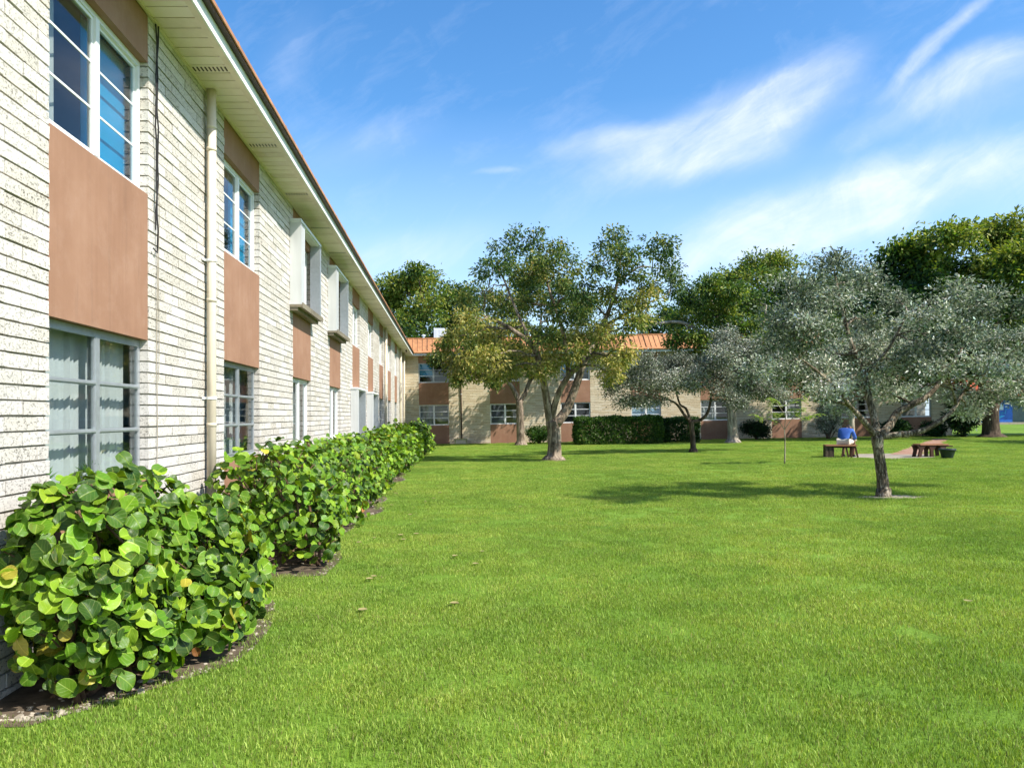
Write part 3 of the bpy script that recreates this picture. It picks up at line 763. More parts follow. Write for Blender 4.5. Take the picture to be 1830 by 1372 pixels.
# second tree against the end wing
b = gp(931, 795); Y = b[1]
tree('shade_tree', 'forked tree with olive brown crown standing against the end wing wall', 'tree', b,
     [LB(Y, [(931, 795), (930, 765), (929, 735), (928, 715)], [0.26, 0.22, 0.20, 0.20]),
      LB(Y, [(928, 718), (917, 695), (905, 678), (890, 664), (865, 650)], [0.15, 0.13, 0.11, 0.08, 0.04]),
      LB(Y, [(928, 718), (938, 705), (945, 685), (955, 665), (960, 620), (968, 560)], [0.15, 0.13, 0.11, 0.10, 0.08, 0.04])],
     PB(Y, [(805, 650, 24, 18, .7), (835, 640, 32, 28, .8), (870, 625, 40, 30, .8), (910, 635, 36, 28, .85), (850, 665, 34, 18, .7), (800, 622, 22, 20, .55), (895, 665, 32, 18, .85),
            (945, 640, 32, 24, .8), (960, 660, 24, 14, .7), (835, 600, 34, 24, .7), (880, 590, 36, 24, .6), (815, 672, 16, 14, .6), (880, 680, 14, 9, .6), (780, 640, 12, 14, .4), (900, 550, 34, 30, .4), (950, 520, 40, 36, .3), (1000, 530, 36, 34, .3), (1040, 560, 36, 30, .35), (930, 590, 40, 26, .5), (1000, 600, 40, 26, .5), (1070, 590, 30, 26, .4), (960, 480, 30, 24, .3)]),
     OL, M['bark'], tr=0.05, clusters_m2=4.0, per=36, sig=0.19, L=(0.14, 0.24), asp=0.48, droop=0.5, up=0.5)

SV = [(0.055, 0.080, 0.042), (0.135, 0.17, 0.105), (0.26, 0.295, 0.21), (0.41, 0.44, 0.345), (0.66, 0.67, 0.58)]
SVB = [(0.060, 0.075, 0.045), (0.145, 0.165, 0.115), (0.27, 0.285, 0.22), (0.42, 0.43, 0.35), (0.62, 0.61, 0.53)]
# silver-leaved tree, nearest
b = gp(1578, 887); Y = b[1]
tree('silver_tree', 'nearest silver grey leaved tree with low spreading limbs on a slim furrowed trunk', 'tree', b,
     [LB(Y, [(1579, 887), (1577, 855), (1573, 825), (1569, 800), (1568, 780)], [0.115, 0.105, 0.098, 0.095, 0.115]),
      LB(Y, [(1570, 780), (1600, 777, -.1), (1640, 772, -.2), (1672, 757, -.3), (1700, 736, -.3), (1722, 700, -.2)], [0.075, 0.062, 0.055, 0.048, 0.04, 0.022]),
      LB(Y, [(1572, 778), (1590, 760, .1), (1603, 738, .2), (1632, 722, .3), (1660, 706, .4), (1690, 670, .5), (1720, 620, .6)], [0.085, 0.075, 0.068, 0.06, 0.05, 0.035, 0.02]),
      LB(Y, [(1566, 780), (1548, 758, -.1), (1528, 735, -.2), (1512, 722, -.2), (1485, 716, -.3), (1450, 705, -.4)], [0.06, 0.055, 0.045, 0.035, 0.025, 0.015]),
      LB(Y, [(1568, 778), (1562, 745, .2), (1553, 712, .3), (1545, 670, .4), (1520, 610, .5), (1500, 530, .4), (1490, 480, .3)], [0.075, 0.07, 0.06, 0.05, 0.04, 0.025, 0.012]),
      LB(Y, [(1545, 670, .4), (1590, 620, .2), (1620, 560, 0)], [0.04, 0.03, 0.02]),
      LB(Y, [(1528, 735, -.2), (1480, 680, -.5), (1430, 640, -.6)], [0.035, 0.028, 0.015])],
     PB(Y, [(1480, 480, 50, 30, .35), (1540, 500, 52, 32, .4), (1420, 520, 40, 34, .4), (1480, 540, 52, 38, .5), (1390, 565, 42, 34, .45), (1450, 590, 54, 38, .5), (1540, 570, 46, 36, .5),
            (1600, 600, 44, 38, .5), (1500, 630, 52, 34, .6), (1430, 650, 48, 30, .6), (1370, 610, 36, 32, .4), (1560, 650, 50, 32, .65), (1480, 690, 44, 24, .7), (1630, 650, 48, 30, .65),
            (1660, 570, 40, 32, .5), (1700, 530, 50, 30, .45), (1760, 545, 48, 34, .4), (1720, 600, 50, 34, .55), (1790, 610, 46, 36, .5), (1690, 655, 48, 28, .6), (1760, 660, 48, 28, .6), (1820, 660, 40, 30, .5),
            (1710, 710, 34, 22, .65), (1640, 700, 36, 16, .7), (1580, 700, 30, 16, .7), (1415, 600, 40, 30, .45), (1460, 660, 40, 26, .6), (1600, 540, 30, 24, .4), (1830, 700, 36, 24, .55), (1875, 680, 40, 30, .5), (1790, 650, 40, 26, .5), (1745, 720, 26, 14, .6), (1870, 600, 50, 40, .45), (1850, 540, 42, 30, .4), (1500, 725, 20, 16, .75), (1530, 690, 26, 16, .7), (1770, 700, 28, 16, .5), (1725, 735, 14, 12, .8), (1400, 672, 34, 20, .6), (1470, 705, 24, 14, .7), (1360, 660, 30, 24, .5), (1395, 640, 34, 26, .5), (1800, 700, 34, 18, .5), (1650, 620, 46, 28, .5), (1550, 620, 46, 30, .55)], 1.6, 1.7),
     SV, M['bark_rough'], 'silver', tr=0.03, clusters_m2=13, per=36, sig=0.095, L=(0.05, 0.090), asp=0.42, droop=-0.1, up=0.35, twigs=0.3, hollow=0.25, flare=1.25)
# small grey tree
b = gp(1238, 808); Y = b[1]
tree('silver_tree', 'small grey leaved tree with a short dark trunk beside the clipped hedges', 'tree', b,
     [LB(Y, [(1239, 808), (1238, 785), (1236, 765), (1235, 752)], [0.13, 0.105, 0.10, 0.12]),
      LB(Y, [(1235, 754), (1222, 740), (1212, 725), (1198, 715), (1170, 705)], [0.075, 0.06, 0.05, 0.035, 0.02]),
      LB(Y, [(1236, 754), (1252, 750), (1264, 738), (1270, 715), (1268, 690), (1255, 665)], [0.08, 0.07, 0.06, 0.045, 0.03, 0.02]),
      LB(Y, [(1234, 752), (1226, 730), (1215, 722), (1205, 690), (1190, 660)], [0.06, 0.05, 0.04, 0.03, 0.015])],
     PB(Y, [(1150, 650, 32, 18, .4), (1200, 645, 36, 20, .4), (1250, 650, 34, 22, .45), (1110, 675, 26, 18, .4), (1155, 685, 38, 20, .5), (1205, 685, 36, 18, .5), (1255, 690, 30, 16, .5),
            (1095, 695, 18, 14, .35), (1125, 715, 30, 14, .4), (1170, 715, 30, 12, .5), (1295, 670, 32, 24, .45), (1300, 705, 24, 14, .4), (1115, 655, 20, 12, .35), (1325, 690, 26, 20, .45), (1340, 655, 24, 20, .4), (1090, 670, 16, 10, .4), (1180, 665, 36, 18, .5), (1230, 670, 34, 18, .5), (1320, 720, 20, 10, .4), (1290, 640, 40, 22, .45), (1340, 630, 36, 22, .45), (1355, 690, 36, 22, .5), (1385, 705, 28, 14, .5), (1300, 610, 34, 20, .4), (1360, 655, 34, 22, .45), (1400, 640, 30, 22, .4)], 1.3, 1.2),
     SVB, M['bark_dark'], 'silver', tr=0.03, clusters_m2=14, per=34, sig=0.15, L=(0.07, 0.12), asp=0.45, droop=0.0, up=0.35, hollow=0.3)

GR = [(0.020, 0.055, 0.018), (0.042, 0.095, 0.020), (0.090, 0.155, 0.024), (0.165, 0.220, 0.032), (0.27, 0.29, 0.048)]
# pale trunk tree before the end wing
b = gp(1310, 791); Y = b[1]
tree('shade_tree', 'tall green tree on a straight pale trunk right of the clipped hedges', 'tree', b,
     [LB(Y, [(1310, 791), (1309, 765), (1307, 735), (1303, 700), (1298, 660), (1292, 600)], [0.30, 0.25, 0.23, 0.21, 0.17, 0.10]),
      LB(Y, [(1303, 690), (1330, 640), (1360, 590), (1370, 545)], [0.13, 0.11, 0.07, 0.03]),
      LB(Y, [(1298, 640), (1260, 600), (1225, 578), (1190, 576), (1150, 586), (1138, 592)], [0.12, 0.10, 0.09, 0.075, 0.055, 0.03]),
      LB(Y, [(1292, 600), (1280, 560), (1265, 520)], [0.10, 0.07, 0.03])],
     PB(Y, [(1270, 510, 38, 22, .5), (1235, 530, 30, 26, .4), (1310, 525, 42, 28, .55), (1350, 540, 36, 30, .45), (1230, 570, 34, 28, .55), (1275, 565, 42, 30, .6), (1330, 580, 44, 32, .5), (1245, 610, 38, 26, .65),
            (1295, 620, 40, 26, .6), (1220, 640, 30, 18, .4), (1350, 620, 36, 28, .4), (1270, 650, 34, 18, .6), (1385, 580, 34, 34, .4), (1375, 640, 34, 26, .4), (1330, 660, 36, 22, .45), (1400, 680, 34, 22, .35), (1350, 695, 30, 14, .4), (1205, 605, 20, 18, .5)]),
     GR, M['bark_pale'], tr=0.05, clusters_m2=4.6, per=36, sig=0.19, L=(0.13, 0.23), asp=0.45, droop=0.5, up=0.5)
# slim tree behind the bench
b = gp(1523, 788); Y = b[1]
tree('shade_tree', 'slim straight trunked tree behind the seated person', 'tree', b,
     [LB(Y, [(1523, 788), (1522, 755), (1521, 720), (1520, 680), (1518, 620)], [0.16, 0.145, 0.14, 0.12, 0.06]),
      LB(Y, [(1520, 690), (1495, 650), (1470, 610)], [0.08, 0.06, 0.03]), LB(Y, [(1520, 680), (1550, 640), (1580, 600)], [0.08, 0.06, 0.03])],
     PB(Y, [(1520, 560, 46, 30, .4), (1475, 590, 40, 30, .4), (1565, 590, 42, 32, .4), (1500, 630, 44, 28, .4), (1560, 650, 44, 26, .4), (1445, 640, 32, 26, .4), (1590, 690, 34, 20, .5), (1450, 685, 28, 20, .5), (1420, 610, 40, 34, .3, 1.8), (1640, 620, 44, 34, .3, 1.8), (1690, 640, 40, 34, .3, 1.8), (1600, 560, 40, 30, .3, 1.8), (1480, 560, 50, 34, .3, 1.8), (1540, 620, 60, 34, .3, 2.2), (1390, 660, 40, 26, .3, 2.0), (1640, 680, 44, 18, .3, 2.0)]),  # rear clumps added to shade the end wing wall
     GR, M['bark_pale'], tr=0.05, clusters_m2=3.2, per=34, sig=0.22, L=(0.15, 0.26), asp=0.45)
# great dark tree at the right
b = gp(1772, 781); Y = b[1]
tree('shade_tree', 'massive dark green tree with a thick trunk near the blue mural', 'tree', b,
     [LB(Y, [(1772, 781), (1771, 760), (1770, 735), (1772, 722)], [0.50, 0.42, 0.40, 0.42]),
      LB(Y, [(1772, 726), (1786, 712), (1800, 690), (1818, 650), (1830, 590)], [0.26, 0.23, 0.20, 0.16, 0.08]),
      LB(Y, [(1771, 726), (1758, 690), (1740, 640), (1710, 570), (1690, 500)], [0.30, 0.26, 0.22, 0.15, 0.06]),
      LB(Y, [(1740, 640), (1790, 560), (1800, 480)], [0.2, 0.14, 0.05]), LB(Y, [(1720, 590), (1650, 540), (1600, 490)], [0.14, 0.10, 0.04])],
     PB(Y, [(1690, 425, 50, 26, .75), (1640, 450, 44, 30, .55), (1600, 460, 36, 24, .45), (1740, 420, 50, 22, .8), (1800, 425, 52, 30, .75), (1580, 490, 30, 24, .3), (1640, 500, 48, 34, .25), (1700, 480, 56, 36, .6),  # paler top clumps: sunlight put into the leaf tone
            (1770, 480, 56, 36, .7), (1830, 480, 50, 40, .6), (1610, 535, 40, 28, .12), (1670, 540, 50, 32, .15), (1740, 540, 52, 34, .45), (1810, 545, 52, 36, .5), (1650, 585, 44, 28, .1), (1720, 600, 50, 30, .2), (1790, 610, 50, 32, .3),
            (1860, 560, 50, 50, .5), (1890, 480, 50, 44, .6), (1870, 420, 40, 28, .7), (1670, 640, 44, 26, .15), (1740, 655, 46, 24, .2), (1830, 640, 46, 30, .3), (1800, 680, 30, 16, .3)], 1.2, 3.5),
     GR, M['bark_dark'], tr=0.10, clusters_m2=2.5, per=40, sig=0.30, L=(0.20, 0.34), asp=0.5, droop=0.2, up=0.7)
# trees beyond the roof
def back_tree(label, px, Yb, blobs, tone_shift=0, seed=0):
    X = (px-VX)/F*Yb; base = (X, Yb, gz(X))
    ty = blobs[0][1]
    tree('background_tree', label, 'tree', base,
         [LB(Yb, [(px, VY + (EYE-gz(X))*F/Yb), (px+2, 700), (px-3, 640), (px+4, ty+60)], [0.42, 0.34, 0.28, 0.12])],
         PB(Yb, blobs, 1.0), GR, M['bark_dark'], group='trees beyond the orange roofed wing', tr=0.12, clusters_m2=2.0, per=38, sig=0.32, L=(0.22, 0.36), asp=0.45, droop=0.2, up=0.6, twigs=0.15)
back_tree('dense yellow green tree rising behind the roofs where the two wings meet', 755, 62,
          [(755, 505, 42, 26, .7), (715, 510, 36, 24, .7), (800, 530, 40, 28, .55), (700, 550, 44, 30, .65), (760, 555, 46, 32, .7), (820, 570, 36, 30, .45), (720, 590, 44, 28, .5), (780, 600, 44, 26, .5), (690, 520, 26, 24, .6), (740, 482, 14, 8, .5), (840, 530, 28, 26, .35)])
back_tree('dark tree with a domed yellow green top, beyond the roof right of the centre', 1360, 64,
          [(1360, 470, 40, 22, .75), (1400, 470, 28, 22, .75), (1325, 490, 32, 20, .55), (1380, 505, 46, 24, .55), (1300, 510, 30, 18, .35), (1420, 520, 34, 28, .4), (1265, 525, 28, 16, .3), (1340, 540, 50, 28, .3), (1400, 560, 50, 30, .3), (1240, 545, 28, 20, .25), (1300, 560, 44, 28, .3)])
back_tree('dark tree mass hidden between the silver tree and the great dark tree', 1520, 62,
          [(1490, 510, 40, 28, .3), (1540, 510, 42, 30, .2), (1590, 540, 44, 32, .2), (1500, 560, 50, 30, .2), (1560, 590, 54, 34, .15), (1460, 600, 50, 34, .2), (1630, 600, 50, 34, .15), (1690, 620, 50, 30, .15), (1520, 640, 56, 28, .15)])
back_tree('dark trees closing the view above the tiled roof at the right edge', 1850, 96,
          [(1760, 610, 46, 26, .3), (1820, 590, 50, 34, .4), (1880, 600, 50, 34, .3), (1790, 655, 50, 24, .2), (1850, 660, 50, 26, .2), (1920, 650, 50, 30, .3), (1720, 650, 40, 26, .2)])
back_tree('small dark tree seen through the gap left of the pale trunked tree', 1175, 70,
          [(1160, 580, 12, 10, .2), (1185, 570, 16, 16, .2), (1200, 585, 20, 14, .2), (1160, 600, 24, 10, .2), (1200, 560, 14, 12, .2)])
# unseen trees at right: first added to shade the end wing, second shades lawn
X_, Y_ = 38.5, 44.5
tree('shade_tree', 'tall green tree added outside the right edge of the view to shade the end wing', 'tree', (X_, Y_, gz(X_)),
     [([(X_, Y_, gz(X_)), (X_, Y_, 3.5), (X_-.2, Y_, 8)], [0.35, 0.3, 0.15])],
     [(X_-1.8, Y_, 7, 2.6, 2.4, 1.9, .5), (X_+1.6, Y_+.5, 8, 2.6, 2.4, 1.9, .5), (X_-1.5, Y_+1, 10, 2.8, 2.6, 2.0, .6), (X_, Y_-1.4, 6, 2.4, 2.2, 1.7, .5)], GR, M['bark_dark'], clusters_m2=2.4, per=34, sig=0.3, L=(0.2, 0.34), asp=0.5)
X_, Y_ = 33.0, 33.5
tree('shade_tree', 'broad green tree just outside the right edge of the view', 'tree', (X_, Y_, gz(X_)),
     [([(X_, Y_, gz(X_)), (X_, Y_, 2.5), (X_-.2, Y_, 5)], [0.3, 0.24, 0.15])],
     [(X_-1.6, Y_, 6, 2.2, 2.2, 1.5, .5), (X_+1.6, Y_+.5, 6.2, 2.2, 2.2, 1.6, .5), (X_, Y_+1, 7.5, 2.4, 2.4, 1.5, .6), (X_, Y_-1.4, 6, 2.2, 2, 1.5, .5)], GR, M['bark_dark'], clusters_m2=1.8, per=26, sig=0.28, L=(0.2, 0.32), asp=0.45)
# feathery sapling
def sapling():
    b = gp(1402, 829); Y = b[1]
    root = thing('sapling', 'thin young tree with feathery yellow green fronds alone on the lawn', 'sapling', b)
    m = MB()
    stem, rs = smooth_path([wp(1402, 829, Y), wp(1403, 800, Y), wp(1402, 770, Y), wp(1402, 766, Y)], [0.024, 0.02, 0.017, 0.017])
    m.tube(stem, rs, 8)
    ends = [[(1402, 768), (1392, 752), (1380, 738), (1362, 730)], [(1402, 768), (1415, 748), (1425, 738), (1440, 731)], [(1402, 768), (1404, 745), (1410, 720)], [(1392, 752), (1370, 748), (1352, 742)], [(1415, 748), (1440, 745), (1458, 740)],
            [(1404, 745), (1392, 725), (1380, 712)], [(1410, 735), (1428, 718), (1440, 706)]]
    P = []; Dd = []; Nn = []; Ls = []
    for i, e in enumerate(ends):
        dy = random.uniform(-.35, .35)
        pts, r = smooth_path([wp(x, y, Y + dy*k/3) for k, (x, y) in enumerate(e)], [0.012, 0.010, 0.008, 0.005][:len(e)], 4)
        m.tube(pts, r, 5)
        for k in range(12):   # pinnate fronds
            s = Vector(pts[random.randrange(max(1, len(pts)//2), len(pts))])
            d = Vector((random.uniform(-1, 1), random.uniform(-1, 1), random.uniform(-.1, .5))).normalized()*random.uniform(.28, .45)
            path = [s + d*t + Vector((0, 0, -0.14*t*t)) for t in np.linspace(0, 1, 6)]
            m.tube([tuple(q) for q in path], [0.003]*6, 3, cap=False)
            side = d.cross(Vector((0, 0, 1))).normalized()
            for t in np.linspace(0.1, 1, 22):
                q = s + d*t + Vector((0, 0, -0.14*t*t))
                for sg in (-1, 1):
                    P.append(q); Dd.append(side*sg + d*0.5 + Vector((0, 0, -.1))); Nn.append(Vector((random.uniform(-.2, .2), random.uniform(-.2, .2), 1))); Ls.append(random.uniform(.05, .075))
    m.build('stem', M['bark_pale'], root, origin=b, smooth=True)
    P = np.array(P); n = len(P)
    V, Fc = leaf_arrays(P, np.array(Dd), np.array(Nn), np.array(Ls), np.array(Ls)*0.36, 0.05)
    col = palette([(0.16, 0.26, 0.03), (0.26, 0.38, 0.05), (0.38, 0.48, 0.09)], rng.random(n), n)
    me = np_mesh('fronds', V-np.array(b), Fc, M['leaf'], {'col': ('FLOAT_COLOR', np.repeat(np.c_[col, np.ones(n)], 4, 0))})
    link('fronds', me, root)
sapling()

# shrubs by the end wing
DG = [(0.008, 0.022, 0.008), (0.014, 0.040, 0.012), (0.026, 0.065, 0.018), (0.05, 0.10, 0.03)]
HG = [(0.02, 0.06, 0.010), (0.04, 0.10, 0.014), (0.07, 0.15, 0.02), (0.12, 0.20, 0.035)]
def shrub(name, label, px, pyb, rx, ry, pal, Yb, kw=None, n=6, cat='shrub', lm='leaf'):
    X = (px-VX)/F*Yb; base = (X, Yb, gz(X)); a = rx/F*Yb; h = ry/F*Yb*2
    root = thing(name, label, cat, base); bl = []
    rd = random.Random(px)
    bl.append((X, Yb, gz(X)+h*0.5, a*0.8, a*0.7, h*0.45, .4))
    for k in range(n):
        an = 2*math.pi*k/n; bl.append((X+math.cos(an)*a*0.5, Yb+math.sin(an)*a*0.35, gz(X)+h*(0.35+0.25*rd.random()), a*0.5, a*0.45, h*0.33, rd.uniform(.2, .7)))
    k2 = dict(clusters_m2=16, per=18, sig=0.09, L=(0.08, 0.14), asp=0.5, up=0.5, droop=0.0, hollow=0.35, zmin=base[2]+0.04); k2.update(kw or {})
    fo, C, bi = foliage('foliage', root, base, bl, pal, M[lm], **k2)
    m = MB()
    for k in range(12): m.tube(curve((X+rd.uniform(-.1, .1), Yb+rd.uniform(-.1, .1), gz(X)-0.02), C[rd.randrange(len(C))], 0.05, 4, 0.05), [0.03, 0.024, 0.018, 0.012, 0.006], 6)
    m.build('stems', M['stem'], root, origin=base, smooth=True)
    return root
shrub('shrub', 'round mid green shrub between the two forked trees at the wall', 963, 791, 22, 18, HG, 46.3)
shrub('shrub', 'round dark shrub right of the pale trunk', 1352, 784, 29, 19, DG, 47.0)
shrub('shrub', 'low dark shrub behind the nearest silver tree trunk', 1600, 778, 30, 17, DG, 46.2, dict(L=(0.12, 0.2)))
shrub('shrub', 'low spiky dark shrub left of the biggest dark shrub', 1668, 778, 20, 14, DG, 46.0, dict(L=(0.16, 0.28), asp=0.25))
shrub('shrub', 'tallest black green shrub at the right corner of the end wing', 1722, 779, 34, 44, DG, 45.4, dict(L=(0.16, 0.28), asp=0.3, clusters_m2=9), n=9)
shrub('shrub', 'tall grey green bushy shrub climbing the wall left of the seated person', 1480, 786, 24, 42, SVB, 45.8, dict(clusters_m2=9), n=9, lm='silver')
shrub('shrub', 'yellow green loose shrub at the far end of the sea grape hedge', 752, 795, 16, 15, HG, 44.0, dict(L=(0.10, 0.16)))
def clipped(label, px0, px1, pyt, pyb, Yb, depth, pal):
    x0 = (px0-VX)/F*Yb; x1 = (px1-VX)/F*Yb; h = (pyb-pyt)/F*Yb; xm = (x0+x1)/2; base = (xm, Yb, gz(xm))
    root = thing('clipped_hedge', label, 'hedge', base, group='clipped hedges before the end wing')
    P = []; N_ = []
    def face(n, fx, nm):
        for _ in range(n):
            p = fx(); w = 0.05*math.sin(p[0]*3)+0.04*math.sin(p[0]*7+p[2]*5); P.append((p[0]+nm[0]*w, p[1]+nm[1]*w, p[2]+nm[2]*w*0.8)); N_.append(nm)
    L = x1-x0; rd = random.Random(int(px0)); U = rd.uniform
    for k in range(4):
        d = k*0.05; q = 900 if k < 2 else 450
        face(int(q*L*h/1.6), lambda: (U(x0, x1), Yb+d, U(0.05, h)), (0, -1, 0))
        face(int(q*L*depth/1.8), lambda: (U(x0, x1), Yb+U(0, depth), h-d), (0, 0, 1))
        face(int(q*h*depth/1.6), lambda: (x0+d, Yb+U(0, depth), U(0.05, h)), (-1, 0, 0))
        face(int(q*h*depth/1.6), lambda: (x1-d, Yb+U(0, depth), U(0.05, h)), (1, 0, 0))
        face(int(q*L*h/5), lambda: (U(x0, x1), Yb+depth-d, U(0.05, h)), (0, 1, 0))
    P = np.array(P) + rng.normal(0, 0.035, (len(P), 3)); P[:, 2] += np.array([gz(x) for x in P[:, 0]]); N_ = np.array(N_, float)
    n = len(P); Ls = rng.uniform(0.07, 0.12, n)
    V, Fc = leaf_arrays(P, rng.normal(0, 0.7, (n, 3)) + N_*0.5 + np.array([0, 0, .25]), N_*0.7 + rng.normal(0, 0.5, (n, 3)) + np.array([0, 0, .3]), Ls, Ls*0.6)
    col = palette(pal, rng.random(n), n)
    me = np_mesh('foliage', V-np.array(base), Fc, M['leaf'], {'col': ('FLOAT_COLOR', np.repeat(np.c_[col, np.ones(n)], 4, 0))})
    link('foliage', me, root)
    m = MB()
    for k in range(int(L*7)):
        x = U(x0+.15, x1-.15); y = Yb+U(.15, depth-.15); m.tube(curve((x, y, gz(x)-.02), (x+U(-.15, .15), y+U(-.15, .15), gz(x)+h*0.8), 0, 3, 0.05), [0.02, 0.016, 0.012, 0.006], 5)
    m.build('stems', M['stem'], root, origin=base, smooth=True)
clipped('long boxy clipped green hedge between the forked trees and the small grey tree', 1035, 1184, 749, 796, 43.4, 1.6, HG)
clipped('shorter darker clipped hedge behind the small grey tree trunk', 1192, 1250, 751, 793, 44.4, 1.5, DG[1:]+HG[1:2])

# ------------------------------------------------------------------ sea grape hedge along the left wing
NR, NC = 9, 5
def grape_leaves(name, P, N_, sizes, col, parent, origin):
    n = len(P); N_ = nrm(N_)
    g = rng.normal(0, 1, (n, 3)); g[:, 2] -= 0.4
    D_ = nrm(g - N_*np.sum(g*N_, 1, keepdims=True)); S = np.cross(D_, N_)
    v = (1-np.cos(np.linspace(0, math.pi, NR)))/2; u = np.linspace(-1, 1, NC)
    vv, uu = np.meshgrid(v, u, indexing='ij'); vv = vv.ravel(); uu = uu.ravel()
    prof = np.sqrt(np.clip(1-(2*vv-1)**2, 0, 1))*(0.94+0.14*(vv*(1-vv)))            # nearly round blade
    X = uu*prof*0.54; Yl = vv - 0.5 - 0.10*np.exp(-(vv/0.12)**2)*-np.abs(uu) - 0.04*np.abs(uu)*(vv < 0.3)
    cup = rng.uniform(-0.15, 0.55, n); bend = rng.uniform(-0.35, 0.55, n); tw = rng.uniform(-.45, .45, n); wav = rng.uniform(0.0, 0.08, n); ph = rng.uniform(0, 6, n)
    Zl = cup[:, None]*np.abs(X)[None]*1.1 - bend[:, None]*(Yl[None])**2 + tw[:, None]*(X*Yl)[None] + wav[:, None]*np.sin(Yl[None]*11+ph[:, None])*np.abs(uu)[None]
    s = sizes[:, None]
    asp = rng.uniform(0.85, 1.12, n)[:, None]
    V = P[:, None, :] + (X[None]*s*asp)[..., None]*S[:, None, :] + (Yl[None]*s)[..., None]*D_[:, None, :] + (Zl*s)[..., None]*N_[:, None, :]
    k = NR*NC; V = V.reshape(-1, 3) - np.array(origin)
    q = []
    for i in range(NR-1):
        for j in range(NC-1): q.append((i*NC+j, i*NC+j+1, (i+1)*NC+j+1, (i+1)*NC+j))
    q = np.array(q); Fc = (np.arange(n)[:, None, None]*k + q[None]).reshape(-1, 4)
    rad = np.sqrt((2*vv-1)**2 + (uu*prof)**2); rad = np.maximum(np.abs(uu), np.abs(2*vv-1)*0.0)
    luv = np.tile(np.stack([X*1.9, vv, rad], 1), (n, 1))
    me = np_mesh(name, V, Fc, M['grape'], {'col': ('FLOAT_COLOR', np.repeat(np.c_[col, np.ones(n)], k, 0)), 'luv': ('FLOAT_VECTOR', luv)}, smooth=True)
    return link(name, me, parent)
def grape_bush(label, blobs, n, size=(0.085, 0.15), stems=16, seed=0):
    cx = float(np.mean([b[0] for b in blobs])); cy = float(np.mean([b[1] for b in blobs])); base = (cx, cy, gz(cx))
    root = thing('sea_grape_bush', label, 'bush', base, group='sea grape bushes in the bed along the left wing')
    w = np.array([(b[3]*b[4]*b[5])**(2/3) for b in blobs]); w = w/w.sum()
    P = []; N_ = []
    bl = np.array([b[:6] for b in blobs])
    while len(P) < n:
        i = rng.choice(len(blobs), p=w); b = bl[i]
        d = rng.normal(size=3); d /= np.linalg.norm(d)
        lay = rng.random()
        r = 1.0 - (0.16*rng.random() if lay < 0.62 else 0.16 + 0.45*rng.random())
        r *= 1 + 0.07*math.sin(d[0]*6+i*2) + 0.06*math.sin(d[1]*7+i)+0.05*math.sin(d[2]*9)
        p = b[:3] + d*b[3:6]*r
        if p[2] < 0.06 or p[0] < -2.70: continue
        q = ((p-bl[:, :3])/bl[:, 3:6]); ins = (q*q).sum(1)
        if (np.delete(ins, i) < 0.55).any() and lay < 0.9: continue
        P.append(p); nn = d/b[3:6]; nn /= np.linalg.norm(nn)
        N_.append(nn*0.75 + np.array([0.35, -0.2, 0.55]) + rng.normal(0, 0.55, 3))
    P = np.array(P); N_ = np.array(N_)
    sz = rng.uniform(size[0], size[1], n)*np.where(rng.random(n) < 0.15, 0.7, 1.0)
    pal = [(0.034, 0.080, 0.007), (0.058, 0.130, 0.008), (0.084, 0.180, 0.009), (0.12, 0.235, 0.011), (0.19, 0.31, 0.018)]
    col = palette(pal, rng.random(n), n, 0.12)
    low = np.clip(1-(P[:, 2]-0.05)/0.7, 0, 1)
    yl = rng.random(n) < 0.003 + 0.03*low
    col[yl] = np.array([0.30, 0.27, 0.03])*(1+rng.normal(0, .2, (yl.sum(), 1)))
    rd_ = (rng.random(n) < 0.0015 + 0.06*low**4) & (sz < size[1]*0.7)
    col[rd_] = np.array([0.32, 0.13, 0.04])*(1+rng.normal(0, .2, (rd_.sum(), 1)))
    grape_leaves('foliage', P, N_, sz, np.clip(col, 0.01, .8), root, base)
    m = MB(); ru = random.Random(seed)
    for k in range(stems):
        b = ru.choice(blobs); t = P[ru.randrange(n)]
        s = (b[0]+ru.uniform(-.3, .3)*b[3], b[1]+ru.uniform(-.4, .4)*b[4], -0.06)
        m.tube(curve(s, t, 0.04, 5, 0.04), [0.022, 0.019, 0.016, 0.013, 0.010, 0.006], 7)
    for k in range(stems*9):
        t = P[ru.randrange(n)]; b = min(blobs, key=lambda q: (q[0]-t[0])**2+(q[1]-t[1])**2)
        s = Vector(t).lerp(Vector((b[0], b[1], max(0.1, t[2]-0.25))), ru.uniform(.3, .6))
        m.tube(curve(s, t, 0.02, 2, 0.05), [0.008, 0.006, 0.004], 5, cap=False)
    m.build('stems', M['stem'], root, origin=base, smooth=True)
    return root
grape_bush('nearest and largest sea grape bush with broad round glossy leaves, bottom left', 
           [(-2.25, 5.25, .66, .52, .62, .70), (-2.30, 5.95, .72, .50, .6, .56), (-1.98, 6.35, .50, .50, .75, .56), (-2.15, 7.1, .50, .55, .75, .46), (-1.80, 5.95, .30, .36, .60, .38), (-1.93, 6.75, .32, .40, .66, .40), (-2.1, 5.15, .28, .42, .42, .32), (-2.3, 4.95, .50, .40, .42, .52), (-2.45, 5.0, .85, .28, .4, .42)], 3300, (0.062, 0.142), 26, 1)
grape_bush('second sea grape bush with sparse lower leaves showing the white wall through it', 
           [(-2.15, 8.9, .90, .50, .60, .46), (-1.85, 9.5, .75, .58, .85, .60), (-2.1, 10.5, .85, .58, .8, .55), (-1.62, 9.3, .40, .40, .6, .42), (-1.75, 10.4, .45, .40, .7, .45)], 1600, (0.062, 0.135), 24, 2)
kinds = []
